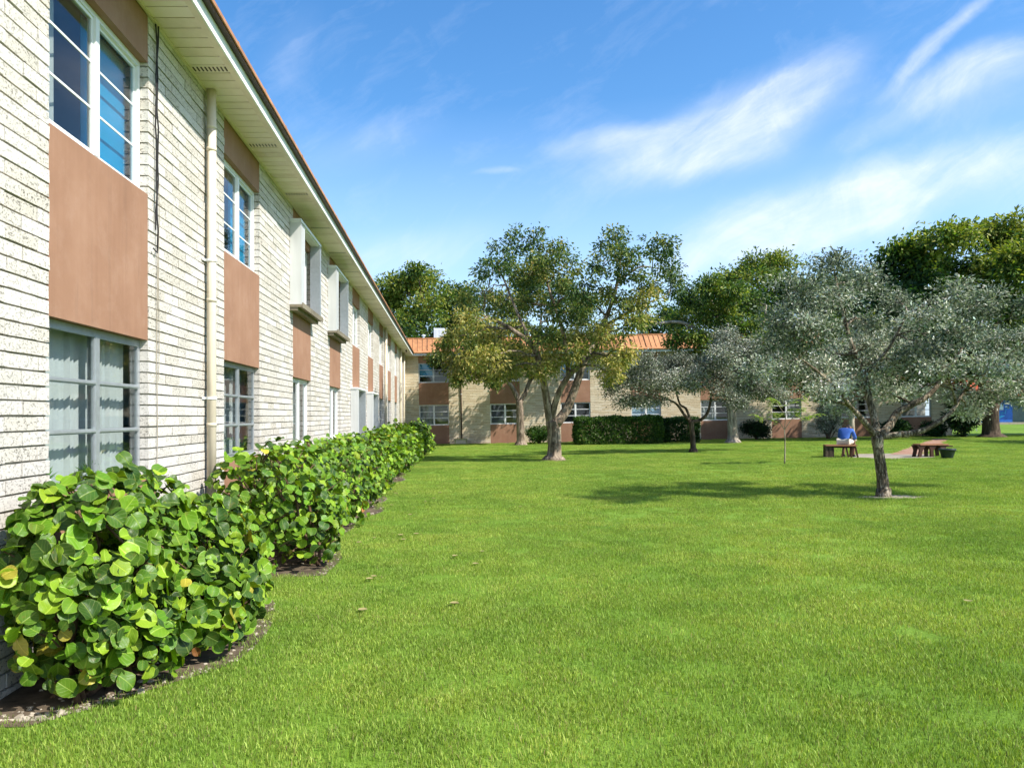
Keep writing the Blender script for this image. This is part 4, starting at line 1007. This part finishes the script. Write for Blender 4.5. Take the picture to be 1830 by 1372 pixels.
spec = [(12.6, 'third sea grape bush from the camera, before the first white framed window'), (15.0, 'fourth sea grape bush from the camera, leaning over the lawn edge'), (17.6, 'fifth sea grape bush from the camera in the long row'),
        (20.3, 'sixth sea grape bush from the camera, midway along the row'), (23.2, 'seventh sea grape bush from the camera, in the far half of the row'), (26.2, 'eighth sea grape bush from the camera, in the far half of the row'),
        (29.3, 'ninth sea grape bush from the camera, third from the far end'), (32.4, 'second sea grape bush from the far end of the row'), (35.4, 'last sea grape bush at the far end of the row, rounded over')]
for k, (yc, lab) in enumerate(spec):
    if k < 3:
        r = grape_bush(lab, [(-2.1, yc-.6, .62, .58, .85, .64), (-1.95, yc+.55, .64, .62, .9, .66+.04*k), (-1.7, yc, .36, .42+.03*k, 1.0, .38), (-2.2, yc+.2, .8, .45, .9, .48)], 1300, (0.065, 0.135), 12, 10+k)
        kinds.append((r, yc))
    else:
        src, y0 = kinds[k % 3]
        r = copy_tree(src); r['label'] = lab
        r.location = (src.location[0] + [0, .12, .18, .1, .18, .3, .3, .42, .50][k], yc + (src.location[1]-y0), 0); r.rotation_euler = (0, 0, R([0, 0, 0, 180, 0, 180, 0, 180, 180][k] if k % 2 else 0))
        if k % 2: r.location[0] += 0.0
        s_ = 1.0 + 0.04*((k*7) % 3) ; r.scale = (s_, 1.05, s_)

# ------------------------------------------------------------------ things in the bed and on the lawn
def chips():
    m = MB(); rd = random.Random(3)
    for i in range(900):
        y = 4.6 + 30*rd.random()**2.2; e = bed_edge(y)
        x = e - abs(rd.gauss(0, 0.09)) if rd.random() < .45 else rd.uniform(-2.6, e)
        if x < -2.7: continue
        s = rd.uniform(0.006, 0.018) if rd.random() < .93 else rd.uniform(.02, .035)
        Mx = Matrix.Translation((x, y, gz(x)+s*0.3)) @ Matrix.Rotation(rd.uniform(0, 6.28), 4, 'Z') @ Matrix.Rotation(rd.uniform(-.5, .5), 4, 'X')
        n = len(m.v); q = [(-1, -.6, 0), (-.2, -1, 0), (1, -.4, 0), (.8, .7, 0), (-.5, .9, 0)]
        t = rd.random()
        for zz, sc in ((-.3, 1), (.35, .75)):
            for a, b_, _ in q: m.v.append(tuple(Mx @ Vector((a*s*sc*rd.uniform(.8, 1.2), b_*s*sc*rd.uniform(.7, 1.1), zz*s)))); m.t.append(t)
        for k in range(5): m.f.append((n+k, n+(k+1) % 5, n+5+(k+1) % 5, n+5+k)); m.m.append(0)
        m.f.append(tuple(n+5+k for k in range(5))); m.m.append(0)
    tag(m.build('gravel', M['stone_chip']), kind='stuff')
chips()
def litter():
    # bare ring of pale chips round the nearest silver tree
    cx, cy, _ = gp(1590, 888)
    sheet('tree_bed', disc_pts(cx+0.05, cy, 0.32, 30, 0.2, 2.0), M['paving'], 0.006)
    bx, by, _ = gp(990, 823); sheet('root_bed', disc_pts(bx, by, 0.45, 24, 0.2, 1.3), M['soil'], 0.006)
    bx, by, _ = gp(931, 796); sheet('wall_strip', [(-1.6, 48.5), (1.2, 48.3), (5, 48.25), (12, 48.4), (31, 48.3), (31, 49.05), (-1.6, 49.05)], M['soil'], 0.006)
litter()
def fallen():
    spots = [(760, 898), (733, 923), (716, 960), (721, 968), (813, 998), (862, 989), (775, 893), (661, 1040), (669, 965), (641, 973), (930, 908), (812, 1085), (708, 884), (668, 1035), (786, 883), (1215, 806), (1090, 812), (700, 905), (1330, 812), (1730, 1080), (1520, 812), (744, 958), (850, 1012), (648, 1096)]
    rd = random.Random(9)
    for i, (px, py) in enumerate(spots):
        x, y, z = gp(px, py); m = MB(); s = rd.uniform(.028, .05); an = rd.uniform(0, 6.28)
        pts = []; cup = rd.uniform(.2, .5)
        for r_ in range(5):
            for c_ in range(3):
                v_ = r_/4; u_ = c_-1; w_ = math.sqrt(max(0, 1-(2*v_-1)**2))*.5+.02
                X = u_*w_*s*1.6; Yv = (v_-.5)*s*2; Zv = abs(u_)*w_*cup*s*1.5 + .25*s*(2*v_-1)**2
                pts.append((X*math.cos(an)-Yv*math.sin(an), X*math.sin(an)+Yv*math.cos(an), Zv))
        m.v = pts; m.t = [.5]*15
        for r_ in range(4):
            for c_ in range(2): m.f.append((r_*3+c_, r_*3+c_+1, r_*3+c_+4, r_*3+c_+3)); m.m.append(0)
        o = m.build('fallen_leaf', M['dryleaf'], smooth=True); o.location = (x, y, z+0.03)
        tag(o, 'small curled dry leaf fallen on the lawn grass', 'leaf', 'fallen leaves on the lawn')
fallen()

# benches, pot, person
def trestle_bench():
    b = gp(1508, 818); Y = b[1]
    root = thing('bench', 'brown wooden bench on splayed trestle legs with a person sitting on it', 'bench', (b[0], b[1]+0.25, b[2]), (0, 0, R(-12)), group='wooden benches by the patio')
    m = MB()
    for k in range(3): m.box(-0.52, 0.50, -0.21+k*0.143, -0.075+k*0.143, 0.405, 0.45, t=random.random())
    m.build('seat', M['woodtop'], root)
    def leg(x, y, dx, dy):
        q = MB(); q.tube([(x+dx, y+dy, -0.02), (x, y, 0.404)], [0.036, 0.036], 4); q.build('leg', M['wood'], root)
    for x in (0.12, 0.42): leg(x-.05, -.15, -0.06, -0.02); leg(x+.02, -.15, 0.09, -0.02)
    for x in (-0.36, 0.38): leg(x, .16, 0.0, 0.08)
    q = MB(); q.box(-0.52, -0.24, -0.16, 0.18, -0.02, 0.403); q.build('end_panel', M['bark_dark'], root)
    q = MB(); q.box(-0.235, 0.48, -0.03, 0.03, 0.34, 0.403); q.build('rail', M['wood'], root)
    return root
bench1 = trestle_bench()
def arch_bench():
    b = gp(1668, 816)
    root = thing('bench', 'empty dark brown bench with arched leg frame beside the round planter pot', 'bench', (b[0], b[1]+.1, b[2]), (0, 0, R(6)), group='wooden benches by the patio')
    m = MB(); m.box(-0.56, 0.50, -0.2, 0.2, 0.40, 0.445); m.build('seat', M['woodtop'], root)
    for x, s in ((-0.50, -.06), (-0.10, .0), (0.30, .03)):
        q = MB()
        for y in (-.17, .11):
            n = len(q.v)
            prof = [(x+s-.055, -.02), (x+s+.055, -.02), (x+.05, .22), (x+.13, .34), (x+.19, .399), (x-.15, .399), (x-.10, .34), (x-.06, .22)]
            for yy in (y, y+.06): q.v += [(a, yy, z_) for a, z_ in prof]; q.t += [.5]*8
            q.f.append(tuple(n+k for k in range(8))); q.f.append(tuple(n+8+k for k in reversed(range(8)))); q.m += [0, 0]
            for k in range(8): q.f.append((n+(k+1) % 8, n+k, n+8+k, n+8+(k+1) % 8)); q.m.append(0)
        q.build('leg', M['wood'], root)
    q = MB(); q.box(.36, .72, -.1, .1, .34, .38); q.build('rail', M['wood'], root)
arch_bench()
b = gp(1693, 819)
pt = thing('planter_pot', 'squat round dark green planter pot at the end of the empty bench', 'planter', b)
m = MB(); m.lathe([(0.001, 0.0), (0.155, 0.0), (0.17, 0.03), (0.22, 0.22), (0.235, 0.25), (0.255, 0.255), (0.26, 0.32), (0.245, 0.33), (0.225, 0.32), (0.215, 0.27), (0.001, 0.265)], n=28)
m.build('pot', M['pot'], pt, smooth=True)
m = MB(); m.lathe([(0.001, 0.285), (0.21, 0.275)], n=20); m.build('soil', M['soil'], pt)

def person():
    bx, by, bz = bench1.location
    fx, fy = 0.72, 0.69; f = Vector((fx, fy, 0)).normalized(); s = Vector((f.y, -f.x, 0)); up = Vector((0, 0, 1))
    hip = Vector((bx+0.15, by+0.05, bz+0.45+0.10))
    root = thing('person', 'person in a blue shirt and cream shorts sitting hunched forward on the trestle bench', 'person', (hip.x, hip.y, bz))
    O = Vector((hip.x, hip.y, bz))
    def W(a, l, u): return hip + f*a + s*l + up*u - O
    def skinmesh(name, verts, edges, radii, mt, parent, rootv=0, sub=2):
        me = bpy.data.meshes.new(name); me.from_pydata([tuple(v) for v in verts], edges, [])
        o = bpy.data.objects.new(name, me); COL.objects.link(o)
        sk = o.modifiers.new('skin', 'SKIN'); sk.use_smooth_shade = True
        lay = me.skin_vertices[0] if me.skin_vertices else None
        if lay is None:
            bm = bmesh.new(); bm.from_mesh(me); bm.verts.layers.skin.verify(); bm.to_mesh(me); bm.free(); lay = me.skin_vertices[0]
        for i, r in enumerate(radii):
            lay.data[i].radius = r if hasattr(r, '__len__') else (r, r); lay.data[i].use_root = (i == rootv)
        ss = o.modifiers.new('sub', 'SUBSURF'); ss.levels = sub; ss.render_levels = sub
        dg = bpy.context.evaluated_depsgraph_get(); ev = o.evaluated_get(dg)
        m2 = bpy.data.meshes.new_from_object(ev); o.modifiers.clear(); o.data = m2; m2.materials.clear(); m2.materials.append(mt)
        m2.polygons.foreach_set('use_smooth', [True]*len(m2.polygons)); m2.update()
        o.parent = parent; return o
    V = []; E = []; Rr = []
    def add(p, r, par=None):
        V.append(p); Rr.append(r)
        if par is not None: E.append((par, len(V)-1))
        return len(V)-1
    pel = add(W(0, 0, 0), (.15, .11)); waist = add(W(.06, 0, .16), (.115, .08), pel); ch = add(W(.16, 0, .32), (.115, .085), waist)
    nb = add(W(.27, 0, .44), .06, ch); nk = add(W(.33, 0, .48), .052, nb); hd = add(W(.40, 0, .50), .08, nk); hd2 = add(W(.46, 0, .49), .095, hd); hd3 = add(W(.50, 0, .45), .08, hd2); nose = add(W(.56, 0, .43), .02, hd3)
    for sg in (-1, 1):
        add(W(.44, sg*.09, .47), .014, hd2)
        sh = add(W(.21, sg*.19, .40), .062, ch); el = add(W(.30, sg*.26, .13), .045, sh); wr = add(W(.50, sg*.14, .08), .03, el); pa = add(W(.56, sg*.11, .06), (.036, .020), wr)
        for k in range(4):
            a = add(W(.60, sg*(.085+.018*k), .045), .0095, pa); b_ = add(W(.625+.006*(k in (1, 2)), sg*(.083+.018*k), .02), .0085, a); add(W(.62, sg*(.082+.018*k), -.005), .0075, b_)
        th = add(W(.575, sg*.075, .055), .011, pa); add(W(.60, sg*.06, .035), .009, th)
        hj = add(W(.04, sg*.10, -.01), .095, pel); kn = add(W(.44, sg*.17, .01), .065, hj); ca = add(W(.45, sg*.17, -.20), .055, kn); an = add(W(.42, sg*.17, -.44), .036, ca); add(W(.46, sg*.17, -.50), .04, an); add(W(.58, sg*.18, -.52), .032, len(V)-1)
    body = skinmesh('body', V, E, Rr, M['skin'], root)
    # clothes over it
    V2 = []; E2 = []; R2 = []
    V, E, Rr = V2, E2, R2
    def add2(p, r, par=None):
        V2.append(p); R2.append(r)
        if par is not None: E2.append((par, len(V2)-1))
        return len(V2)-1
    p0 = add2(W(.0, 0, .02), (.165, .125)); p1 = add2(W(.06, 0, .17), (.15, .115), p0); p2 = add2(W(.15, 0, .33), (.185, .15), p1); p3 = add2(W(.25, 0, .44), .085, p2)
    for sg in (-1, 1):
        q = add2(W(.21, sg*.20, .40), .078, p2); q = add2(W(.30, sg*.27, .13), .062, q); add2(W(.47, sg*.16, .085), .045, q)
    sh = skinmesh('shirt', V2, E2, R2, M['shirt'], body)
    V2, E2, R2 = [], [], []
    V3 = [W(-.01, 0, -.01), W(.04, -.11, -.005), W(.36, -.165, .01), W(.04, .11, -.005), W(.36, .165, .01)]
    skinmesh('shorts', V3, [(0, 1), (1, 2), (0, 3), (3, 4)], [(.175, .125), .118, .092, .118, .092], M['shorts'], body)
    V4 = [W(.38, 0, .555), W(.46, 0, .545), W(.36, 0, .50)]
    skinmesh('hair', V4, [(0, 1), (0, 2)], [.072, .068, .06], M['hair'], body)
    for sg in (-1, 1):
        skinmesh('shoe', [W(.44, sg*.17, -.515), W(.58, sg*.18, -.525), W(.40, sg*.17, -.50)], [(0, 1), (0, 2)], [.048, .042, .045], M['shoe'], body)
    q = MB()
    c0 = W(-.045, -.03, .24)
    for k in range(5):
        a = W(.010+.03*k*0, -.10+.03*k, .29-.03*k); q.box(a.x-.03, a.x+.03, a.y-.075, a.y-.065, a.z-.008, a.z+.008)
    return root
person()

# window-sill plants behind the nearest ground floor window (left wing interior)
def sill_plant(u, label, s):
    X = -2.77-0.125; base = (X, u, 1.17); root = thing('potted_plant', label, 'plant', base, group='pots on the nearest ground floor window sill')
    m = MB(); m.lathe([(0.001, 0), (0.035, 0), (0.05, 0.075), (0.045, 0.08), (0.001, 0.075)], n=14); m.build('pot', M['white'], root, smooth=True)
    P = []; Dd = []
    for k in range(60):
        a = random.uniform(0, 6.28); el = random.uniform(.2, 1.3); P.append((0, 0, .07)); Dd.append((math.cos(a)*math.cos(el), math.sin(a)*math.cos(el), math.sin(el)))
    n = 60; Ls = rng.uniform(.07, .13, n)*s
    V, Fc = leaf_arrays(np.array(P), np.array(Dd), rng.normal(0, 1, (n, 3)), Ls, Ls*.12, .1)
    col = palette([(0.06, 0.16, 0.04), (0.12, 0.24, 0.07)], rng.random(n), n)
    link('foliage', np_mesh('foliage', V, Fc, M['leaf'], {'col': ('FLOAT_COLOR', np.repeat(np.c_[col, np.ones(n)], 4, 0))}), root)
sill_plant(6.42, 'right hand spiky plant in a white pot behind the nearest ground floor window', 1.0)
sill_plant(5.72, 'left hand spiky plant in a white pot behind the nearest ground floor window', 1.0)

# building with blue mural at the far right
def kiosk():
    x0, y0 = 52.0, 78.5; z = gz(54)
    root = thing('corner_shop', 'low building with a blue painted front and red tiled roof at the far right', 'building', (x0, y0, z))
    m = MB(); m.box(0, 14, 0.3, 8, 0, 2.9); m.build('wall', M['teal'], root)
    m = MB(); m.box(0.55, 3.0, 0.18, 0.299, 0.02, 2.25); mu = m.build('mural', M['blue_wall'], root)
    m = MB(); m.box(1.45, 2.1, 0.165, 0.179, 1.35, 1.9); m.box(1.62, 1.98, 0.165, 0.179, 2.0, 2.06); m.box(2.25, 2.48, .165, .179, 1.62, 1.7); m.box(1.08, 1.36, .165, .179, 1.62, 1.72); m.box(1.1, 1.36, .165, .179, 1.45, 1.5); m.build('poster', M['poster'], mu)
    m = MB()
    for k in range(4): m.tube([(1.1+.03*k, .16, .25+.12*k), (1.4+.15*k, .16, .38+.13*k), (2.2-.25*k*.3, .16, .78+.0*k)], .022, 5)
    for k in range(4): m.tube([(1.15+.27*k, .16, .9), (1.22+.27*k, .16, 1.15), (1.32+.27*k, .16, .95), (1.38+.27*k, .16, 1.1)], .02, 5)
    m.tube([(2.3, .16, .95), (2.34, .16, 1.5)], .02, 5)
    m.build('lettering', M['cyan'], mu)
    m = MB(); m.box(-.25, .2, -.05, .29, 0.02, 2.35); m.build('pillar', M['blue_bright'], root)
    m = MB(); m.box(.2, .28, -.08, .1, 0.0, 2.4); m.build('post', M['white'], root)
    m = MB(); m.box(.32, .54, .2, .299, .9, 2.1); m.build('doorway', M['cable'], root)
    m = MB(); m.box(-.6, 14.4, -.5, 0.29, 2.45, 2.62); m.build('beam', M['fascia'], root)
    m = MB()
    m.poly([(-1, -.9, 2.63), (15, -.9, 2.63), (14, 3.4, 4.7), (0, 3.4, 4.7)])
    x = -.9
    while x < 14.9:
        m.tube([(x, -.92, 2.68), (max(x, 0.02) if x < 1 else x, 3.4, 4.74)], 0.10, 8); x += .28
    m.poly([(15, 8.4, 2.63), (-1, 8.4, 2.63), (0, 3.4, 4.7), (14, 3.4, 4.7)])
    m.build('roof', M['tile'], root)
    m = MB(); m.box(-4, 14, -3.2, -.2, 0, .14); m.build('step', M['paving'], root)
kiosk()
m = MB(); m.box(44, 90, 0, .15, -0.3, .13); ko = m.build('kerb', M['paving']); ko.location = (0, 74.6, gz(56)); tag(ko, kind='structure')

# ------------------------------------------------------------------ grass
def in_poly(x, y, poly):
    c = False; j = len(poly)-1
    for i in range(len(poly)):
        xi, yi = poly[i]; xj, yj = poly[j]
        if (yi > y) != (yj > y) and x < (xj-xi)*(y-yi)/(yj-yi)+xi: c = not c
        j = i
    return c
def grass():
    V = []; Fq = []; col = []; cid = []
    K = 5; faces3 = []
    for c in range(K):
        nb = 170
        for b_ in range(nb):
            r = 0.20*math.sqrt(random.random()); a = random.uniform(0, 6.283); x, y = r*math.cos(a), r*math.sin(a)
            h = random.uniform(0.014, 0.036); w = random.uniform(0.0028, 0.0048)/2; an = random.uniform(0, 6.283); lean = random.uniform(0.1, 0.9)*h; la = random.uniform(0, 6.283)
            dx, dy = math.cos(an)*w, math.sin(an)*w; lx, ly = math.cos(la)*lean, math.sin(la)*lean
            n = len(V)
            V += [(x-dx, y-dy, -0.005), (x+dx, y+dy, -0.005), (x+dx*.8+lx*.35, y+dy*.8+ly*.35, h*.6), (x-dx*.8+lx*.35, y-dy*.8+ly*.35, h*.6), (x+lx, y+ly, h)]
            faces3 += [(n, n+1, n+2), (n, n+2, n+3), (n+3, n+2, n+4)]
            t = random.random(); base = (0.20+0.17*t, 0.31+0.18*t, 0.028+0.08*t)
            if random.random() < .06: base = (0.25, 0.22, 0.09)
            v_ = random.uniform(.5, 1.35)
            col += [(*[q*v_ for q in base], 1)]*5; cid += [c]*5
    nclump = len(V)
    pts = []; rot = []; scl = []
    def dens(Y): return 60 if Y < 7 else 46 if Y < 12 else 30 if Y < 20 else 18 if Y < 32 else 10
    y = 2.6
    rd = random.Random(21)
    trunks = [gp(990, 822)[:2], gp(931, 795)[:2], gp(1238, 808)[:2], gp(1310, 791)[:2], gp(1772, 781)[:2]]
    tb = gp(1590, 888)
    while y < 49:
        step = 0.5; xmin = -2.75; xmax = 0.72*y + 3.0
        n = int(dens(y)*step*(xmax-xmin))
        for _ in range(n):
            X = rd.uniform(xmin, xmax); Yp = y + rd.uniform(0, step)
            if 4.5 < Yp < 40 and X < bed_edge(Yp) + rd.uniform(-0.06, 0.10): continue
            if Yp > 48.5 or (Yp > 47.5 and X > 30): continue
            if 26 < Yp < 48 and X > 10 and (in_poly(X, Yp, patA) or in_poly(X, Yp, pathA)): continue
            if ((X-tb[0]-.05)/.64)**2 + ((Yp-tb[1])/.32)**2 < rd.uniform(.6, 1.1): continue
            if any((X-a)**2+(Yp-b_)**2 < .10+rd.random()*.12 for a, b_ in trunks): continue
            pts.append((X, Yp, gz(X))); rot.append(rd.uniform(0, 6.283)); scl.append(rd.uniform(.8, 1.2)*(1 if Yp < 14 else 1.15))
        y += step
    print('grass clumps', len(pts))
    allV = np.array(V + pts); F_ = np.array(faces3)
    n = len(pts)
    me = np_mesh('grass', allV, F_, M['grass'], {'col': ('FLOAT_COLOR', np.array(col + [(.1, .2, .02, 1)]*n)),
        'cid': ('INT', np.array(cid + [-1]*n, dtype=np.int32)), 'rot': ('FLOAT', np.array([0.]*nclump + rot, dtype=np.float32)), 'scl': ('FLOAT', np.array([1.]*nclump + scl, dtype=np.float32))})
    o = link('grass', me); tag(o, 'short mown green lawn grass', 'grass', kind='stuff')
    g = bpy.data.node_groups.new('grass_scatter', 'GeometryNodeTree')
    g.interface.new_socket('Geometry', in_out='INPUT', socket_type='NodeSocketGeometry'); g.interface.new_socket('Geometry', in_out='OUTPUT', socket_type='NodeSocketGeometry')
    N = g.nodes; Lk = g.links; gi = N.new('NodeGroupInput'); go = N.new('NodeGroupOutput')
    def named(nm, ty):
        a = N.new('GeometryNodeInputNamedAttribute'); a.data_type = ty; a.inputs['Name'].default_value = nm; return a.outputs['Attribute']
    cidn = named('cid', 'INT')
    cmp = N.new('FunctionNodeCompare'); cmp.data_type = 'INT'; cmp.operation = 'LESS_THAN'
    Lk.new(cidn, cmp.inputs[2]); cmp.inputs[3].default_value = 0
    sp = N.new('GeometryNodeSeparateGeometry'); sp.domain = 'POINT'
    Lk.new(gi.outputs[0], sp.inputs['Geometry']); Lk.new(cmp.outputs[0], sp.inputs['Selection'])
    si = N.new('GeometryNodeSplitToInstances'); si.domain = 'POINT'
    Lk.new(sp.outputs['Inverted'], si.inputs['Geometry']); Lk.new(cidn, si.inputs['Group ID'])
    ip = N.new('GeometryNodeInstanceOnPoints')
    Lk.new(sp.outputs['Selection'], ip.inputs['Points']); Lk.new(si.outputs['Instances'], ip.inputs['Instance']); ip.inputs['Pick Instance'].default_value = True
    cx = N.new('ShaderNodeCombineXYZ'); Lk.new(named('rot', 'FLOAT'), cx.inputs[2])
    e2r = N.new('FunctionNodeEulerToRotation'); Lk.new(cx.outputs[0], e2r.inputs[0]); Lk.new(e2r.outputs[0], ip.inputs['Rotation'])
    Lk.new(named('scl', 'FLOAT'), ip.inputs['Scale'])
    Lk.new(ip.outputs[0], go.inputs[0])
    md = o.modifiers.new('scatter', 'NODES'); md.node_group = g
grass()

# ------------------------------------------------------------------ sky, sun, camera
SUN = Vector((0.85, -0.48, 1.0)).normalized()
el = math.asin(SUN.z); az = math.atan2(SUN.x, SUN.y)
w = bpy.data.worlds.new('World'); scene.world = w; w.use_nodes = True
nt = NT(w.node_tree); nt.n.clear()
sky = nt.new('ShaderNodeTexSky', sky_type='NISHITA'); sky.sun_disc = False; sky.sun_elevation = el; sky.sun_rotation = az
sky.air_density = 1.0; sky.dust_density = 0.9; sky.ozone_density = 2.5
hs = nt.new('ShaderNodeHueSaturation'); nt.l.new(sky.outputs[0], hs.inputs['Color']); hs.inputs['Saturation'].default_value = 1.30
vec = nt.coords('Generated')
sx = nt.new('ShaderNodeSeparateXYZ'); nt.put(sx.inputs[0], vec)
yy = nt.math('MAXIMUM', nt.math('ABSOLUTE', sx.outputs[1]), 0.15)
qx = nt.math('DIVIDE', sx.outputs[0], yy); qz = nt.math('DIVIDE', sx.outputs[2], yy)
cq = nt.new('ShaderNodeCombineXYZ'); nt.put(cq.inputs[0], qx); nt.put(cq.inputs[1], qz)
q = cq.outputs[0]
warp = nt.new('ShaderNodeTexNoise'); nt.put(warp.inputs['Vector'], q); warp.inputs['Scale'].default_value = 3.4; warp.inputs['Detail'].default_value = 8
qw = nt.vmath('ADD', q, nt.vmath('MULTIPLY', nt.vmath('SUBTRACT', warp.outputs['Color'], (0.5, 0.5, 0.5)), (0.13, 0.09, 0)))
st = nt.mapping(nt.mapping(qw, rot=(0, 0, R(-33))), scale=(2.4, 9.0, 1))
n1 = nt.noise(st, 1.9, 12, 0.66, 0.35); n2 = nt.noise(qw, 9, 12, 0.66, 0.9)
fb = nt.math('ADD', nt.math('MULTIPLY', n1, 0.65), nt.math('MULTIPLY', n2, 0.35))
tot = None
def blob(px, py, rx, ry, ang, amp):
    """soft cirrus patch: direction given as on the survey grid, extents in the same units"""
    c = ((px-VX)/F, (VY-py)/F)
    mpp = nt.new('ShaderNodeVectorMath', operation='SUBTRACT'); nt.put(mpp.inputs[0], qw); mpp.inputs[1].default_value = (c[0], c[1], 0)
    a = nt.mapping(nt.mapping(mpp.outputs[0], rot=(0, 0, R(-ang))), scale=(F/rx, F/ry, 0))
    d = nt.vmath('LENGTH', a)
    return nt.math('MULTIPLY', nt.mapr(d, 0.0, 1.0, 1, 0, True), amp)
for a in ((1330, 215, 330, 95, 24, 0.95), (1290, 285, 170, 60, 8, 0.9), (1440, 145, 230, 55, 30, 0.7), (1560, 345, 400, 85, 17, 0.95), (1440, 400, 300, 80, 10, 0.9), (1600, 330, 330, 60, 18, .7), (1250, 250, 300, 90, 20, .6), (1800, 150, 200, 90, 20, .5), (1750, 135, 190, 55, 18, 0.8), (1700, 70, 230, 26, 40, 0.9),
          (1640, 180, 240, 40, 30, 0.5), (1300, 460, 260, 45, 5, 0.6), (1120, 250, 200, 40, 12, 0.45), (720, 450, 260, 60, 10, 0.45), (650, 270, 200, 60, 20, 0.18), (890, 318, 60, 10, 5, 0.5), (500, 90, 130, 60, 60, .12), (1850, 300, 200, 70, 20, .6)):
    bb = blob(*a); tot = bb if tot is None else nt.math('ADD', tot, bb)
m0 = nt.math('MULTIPLY', nt.math('MINIMUM', tot, 1.0), nt.mapr(fb, 0.32, 0.68, 0.22, 1.0))
gen = nt.math('MULTIPLY', nt.mapr(fb, 0.5, 0.8, 0, 0.18), nt.mapr(sx.outputs[2], 0.0, 0.2, 0, 1))
cl = nt.math('MINIMUM', nt.math('ADD', nt.math('MULTIPLY', m0, 0.74), gen), 0.72)
cloudcol = nt.mix(nt.mapr(sx.outputs[2], 0.0, 0.5), (4.9, 5.0, 5.6), (4.6, 4.9, 5.8))
hz = nt.mix(nt.mapr(sx.outputs[2], 0.0, 0.36, 0.62, 0.0), hs.outputs[0], (3.9, 4.9, 6.3))
fin = nt.mix(cl, hz, cloudcol)
bg = nt.new('ShaderNodeBackground'); nt.put(bg.inputs[0], fin); bg.inputs[1].default_value = 0.15
wo = nt.new('ShaderNodeOutputWorld'); nt.l.new(bg.outputs[0], wo.inputs[0])
sl = bpy.data.lights.new('sun', 'SUN'); sl.energy = 5.0; sl.angle = R(0.5); sl.color = (1.0, 0.95, 0.86)
so = bpy.data.objects.new('sun', sl); COL.objects.link(so); so.rotation_euler = SUN.to_track_quat('Z', 'Y').to_euler(); so.location = (20, -20, 30)
cam = bpy.data.cameras.new('camera'); co = bpy.data.objects.new('camera', cam); COL.objects.link(co)
co.location = (0, 0, EYE); co.rotation_euler = (R(90), 0, 0)
cam.sensor_width = 36; cam.lens = F/1830*36; cam.shift_x = (915-VX)/1830; cam.shift_y = (VY-686)/1830; cam.clip_end = 3000; cam.clip_start = 0.05
scene.camera = co
vs = scene.view_settings; vs.view_transform = 'Standard'; vs.look = 'None'; vs.exposure = 0.7; vs.gamma = 1; vs.use_curve_mapping = False
scene.cycles.max_bounces = 8; scene.cycles.transparent_max_bounces = 12
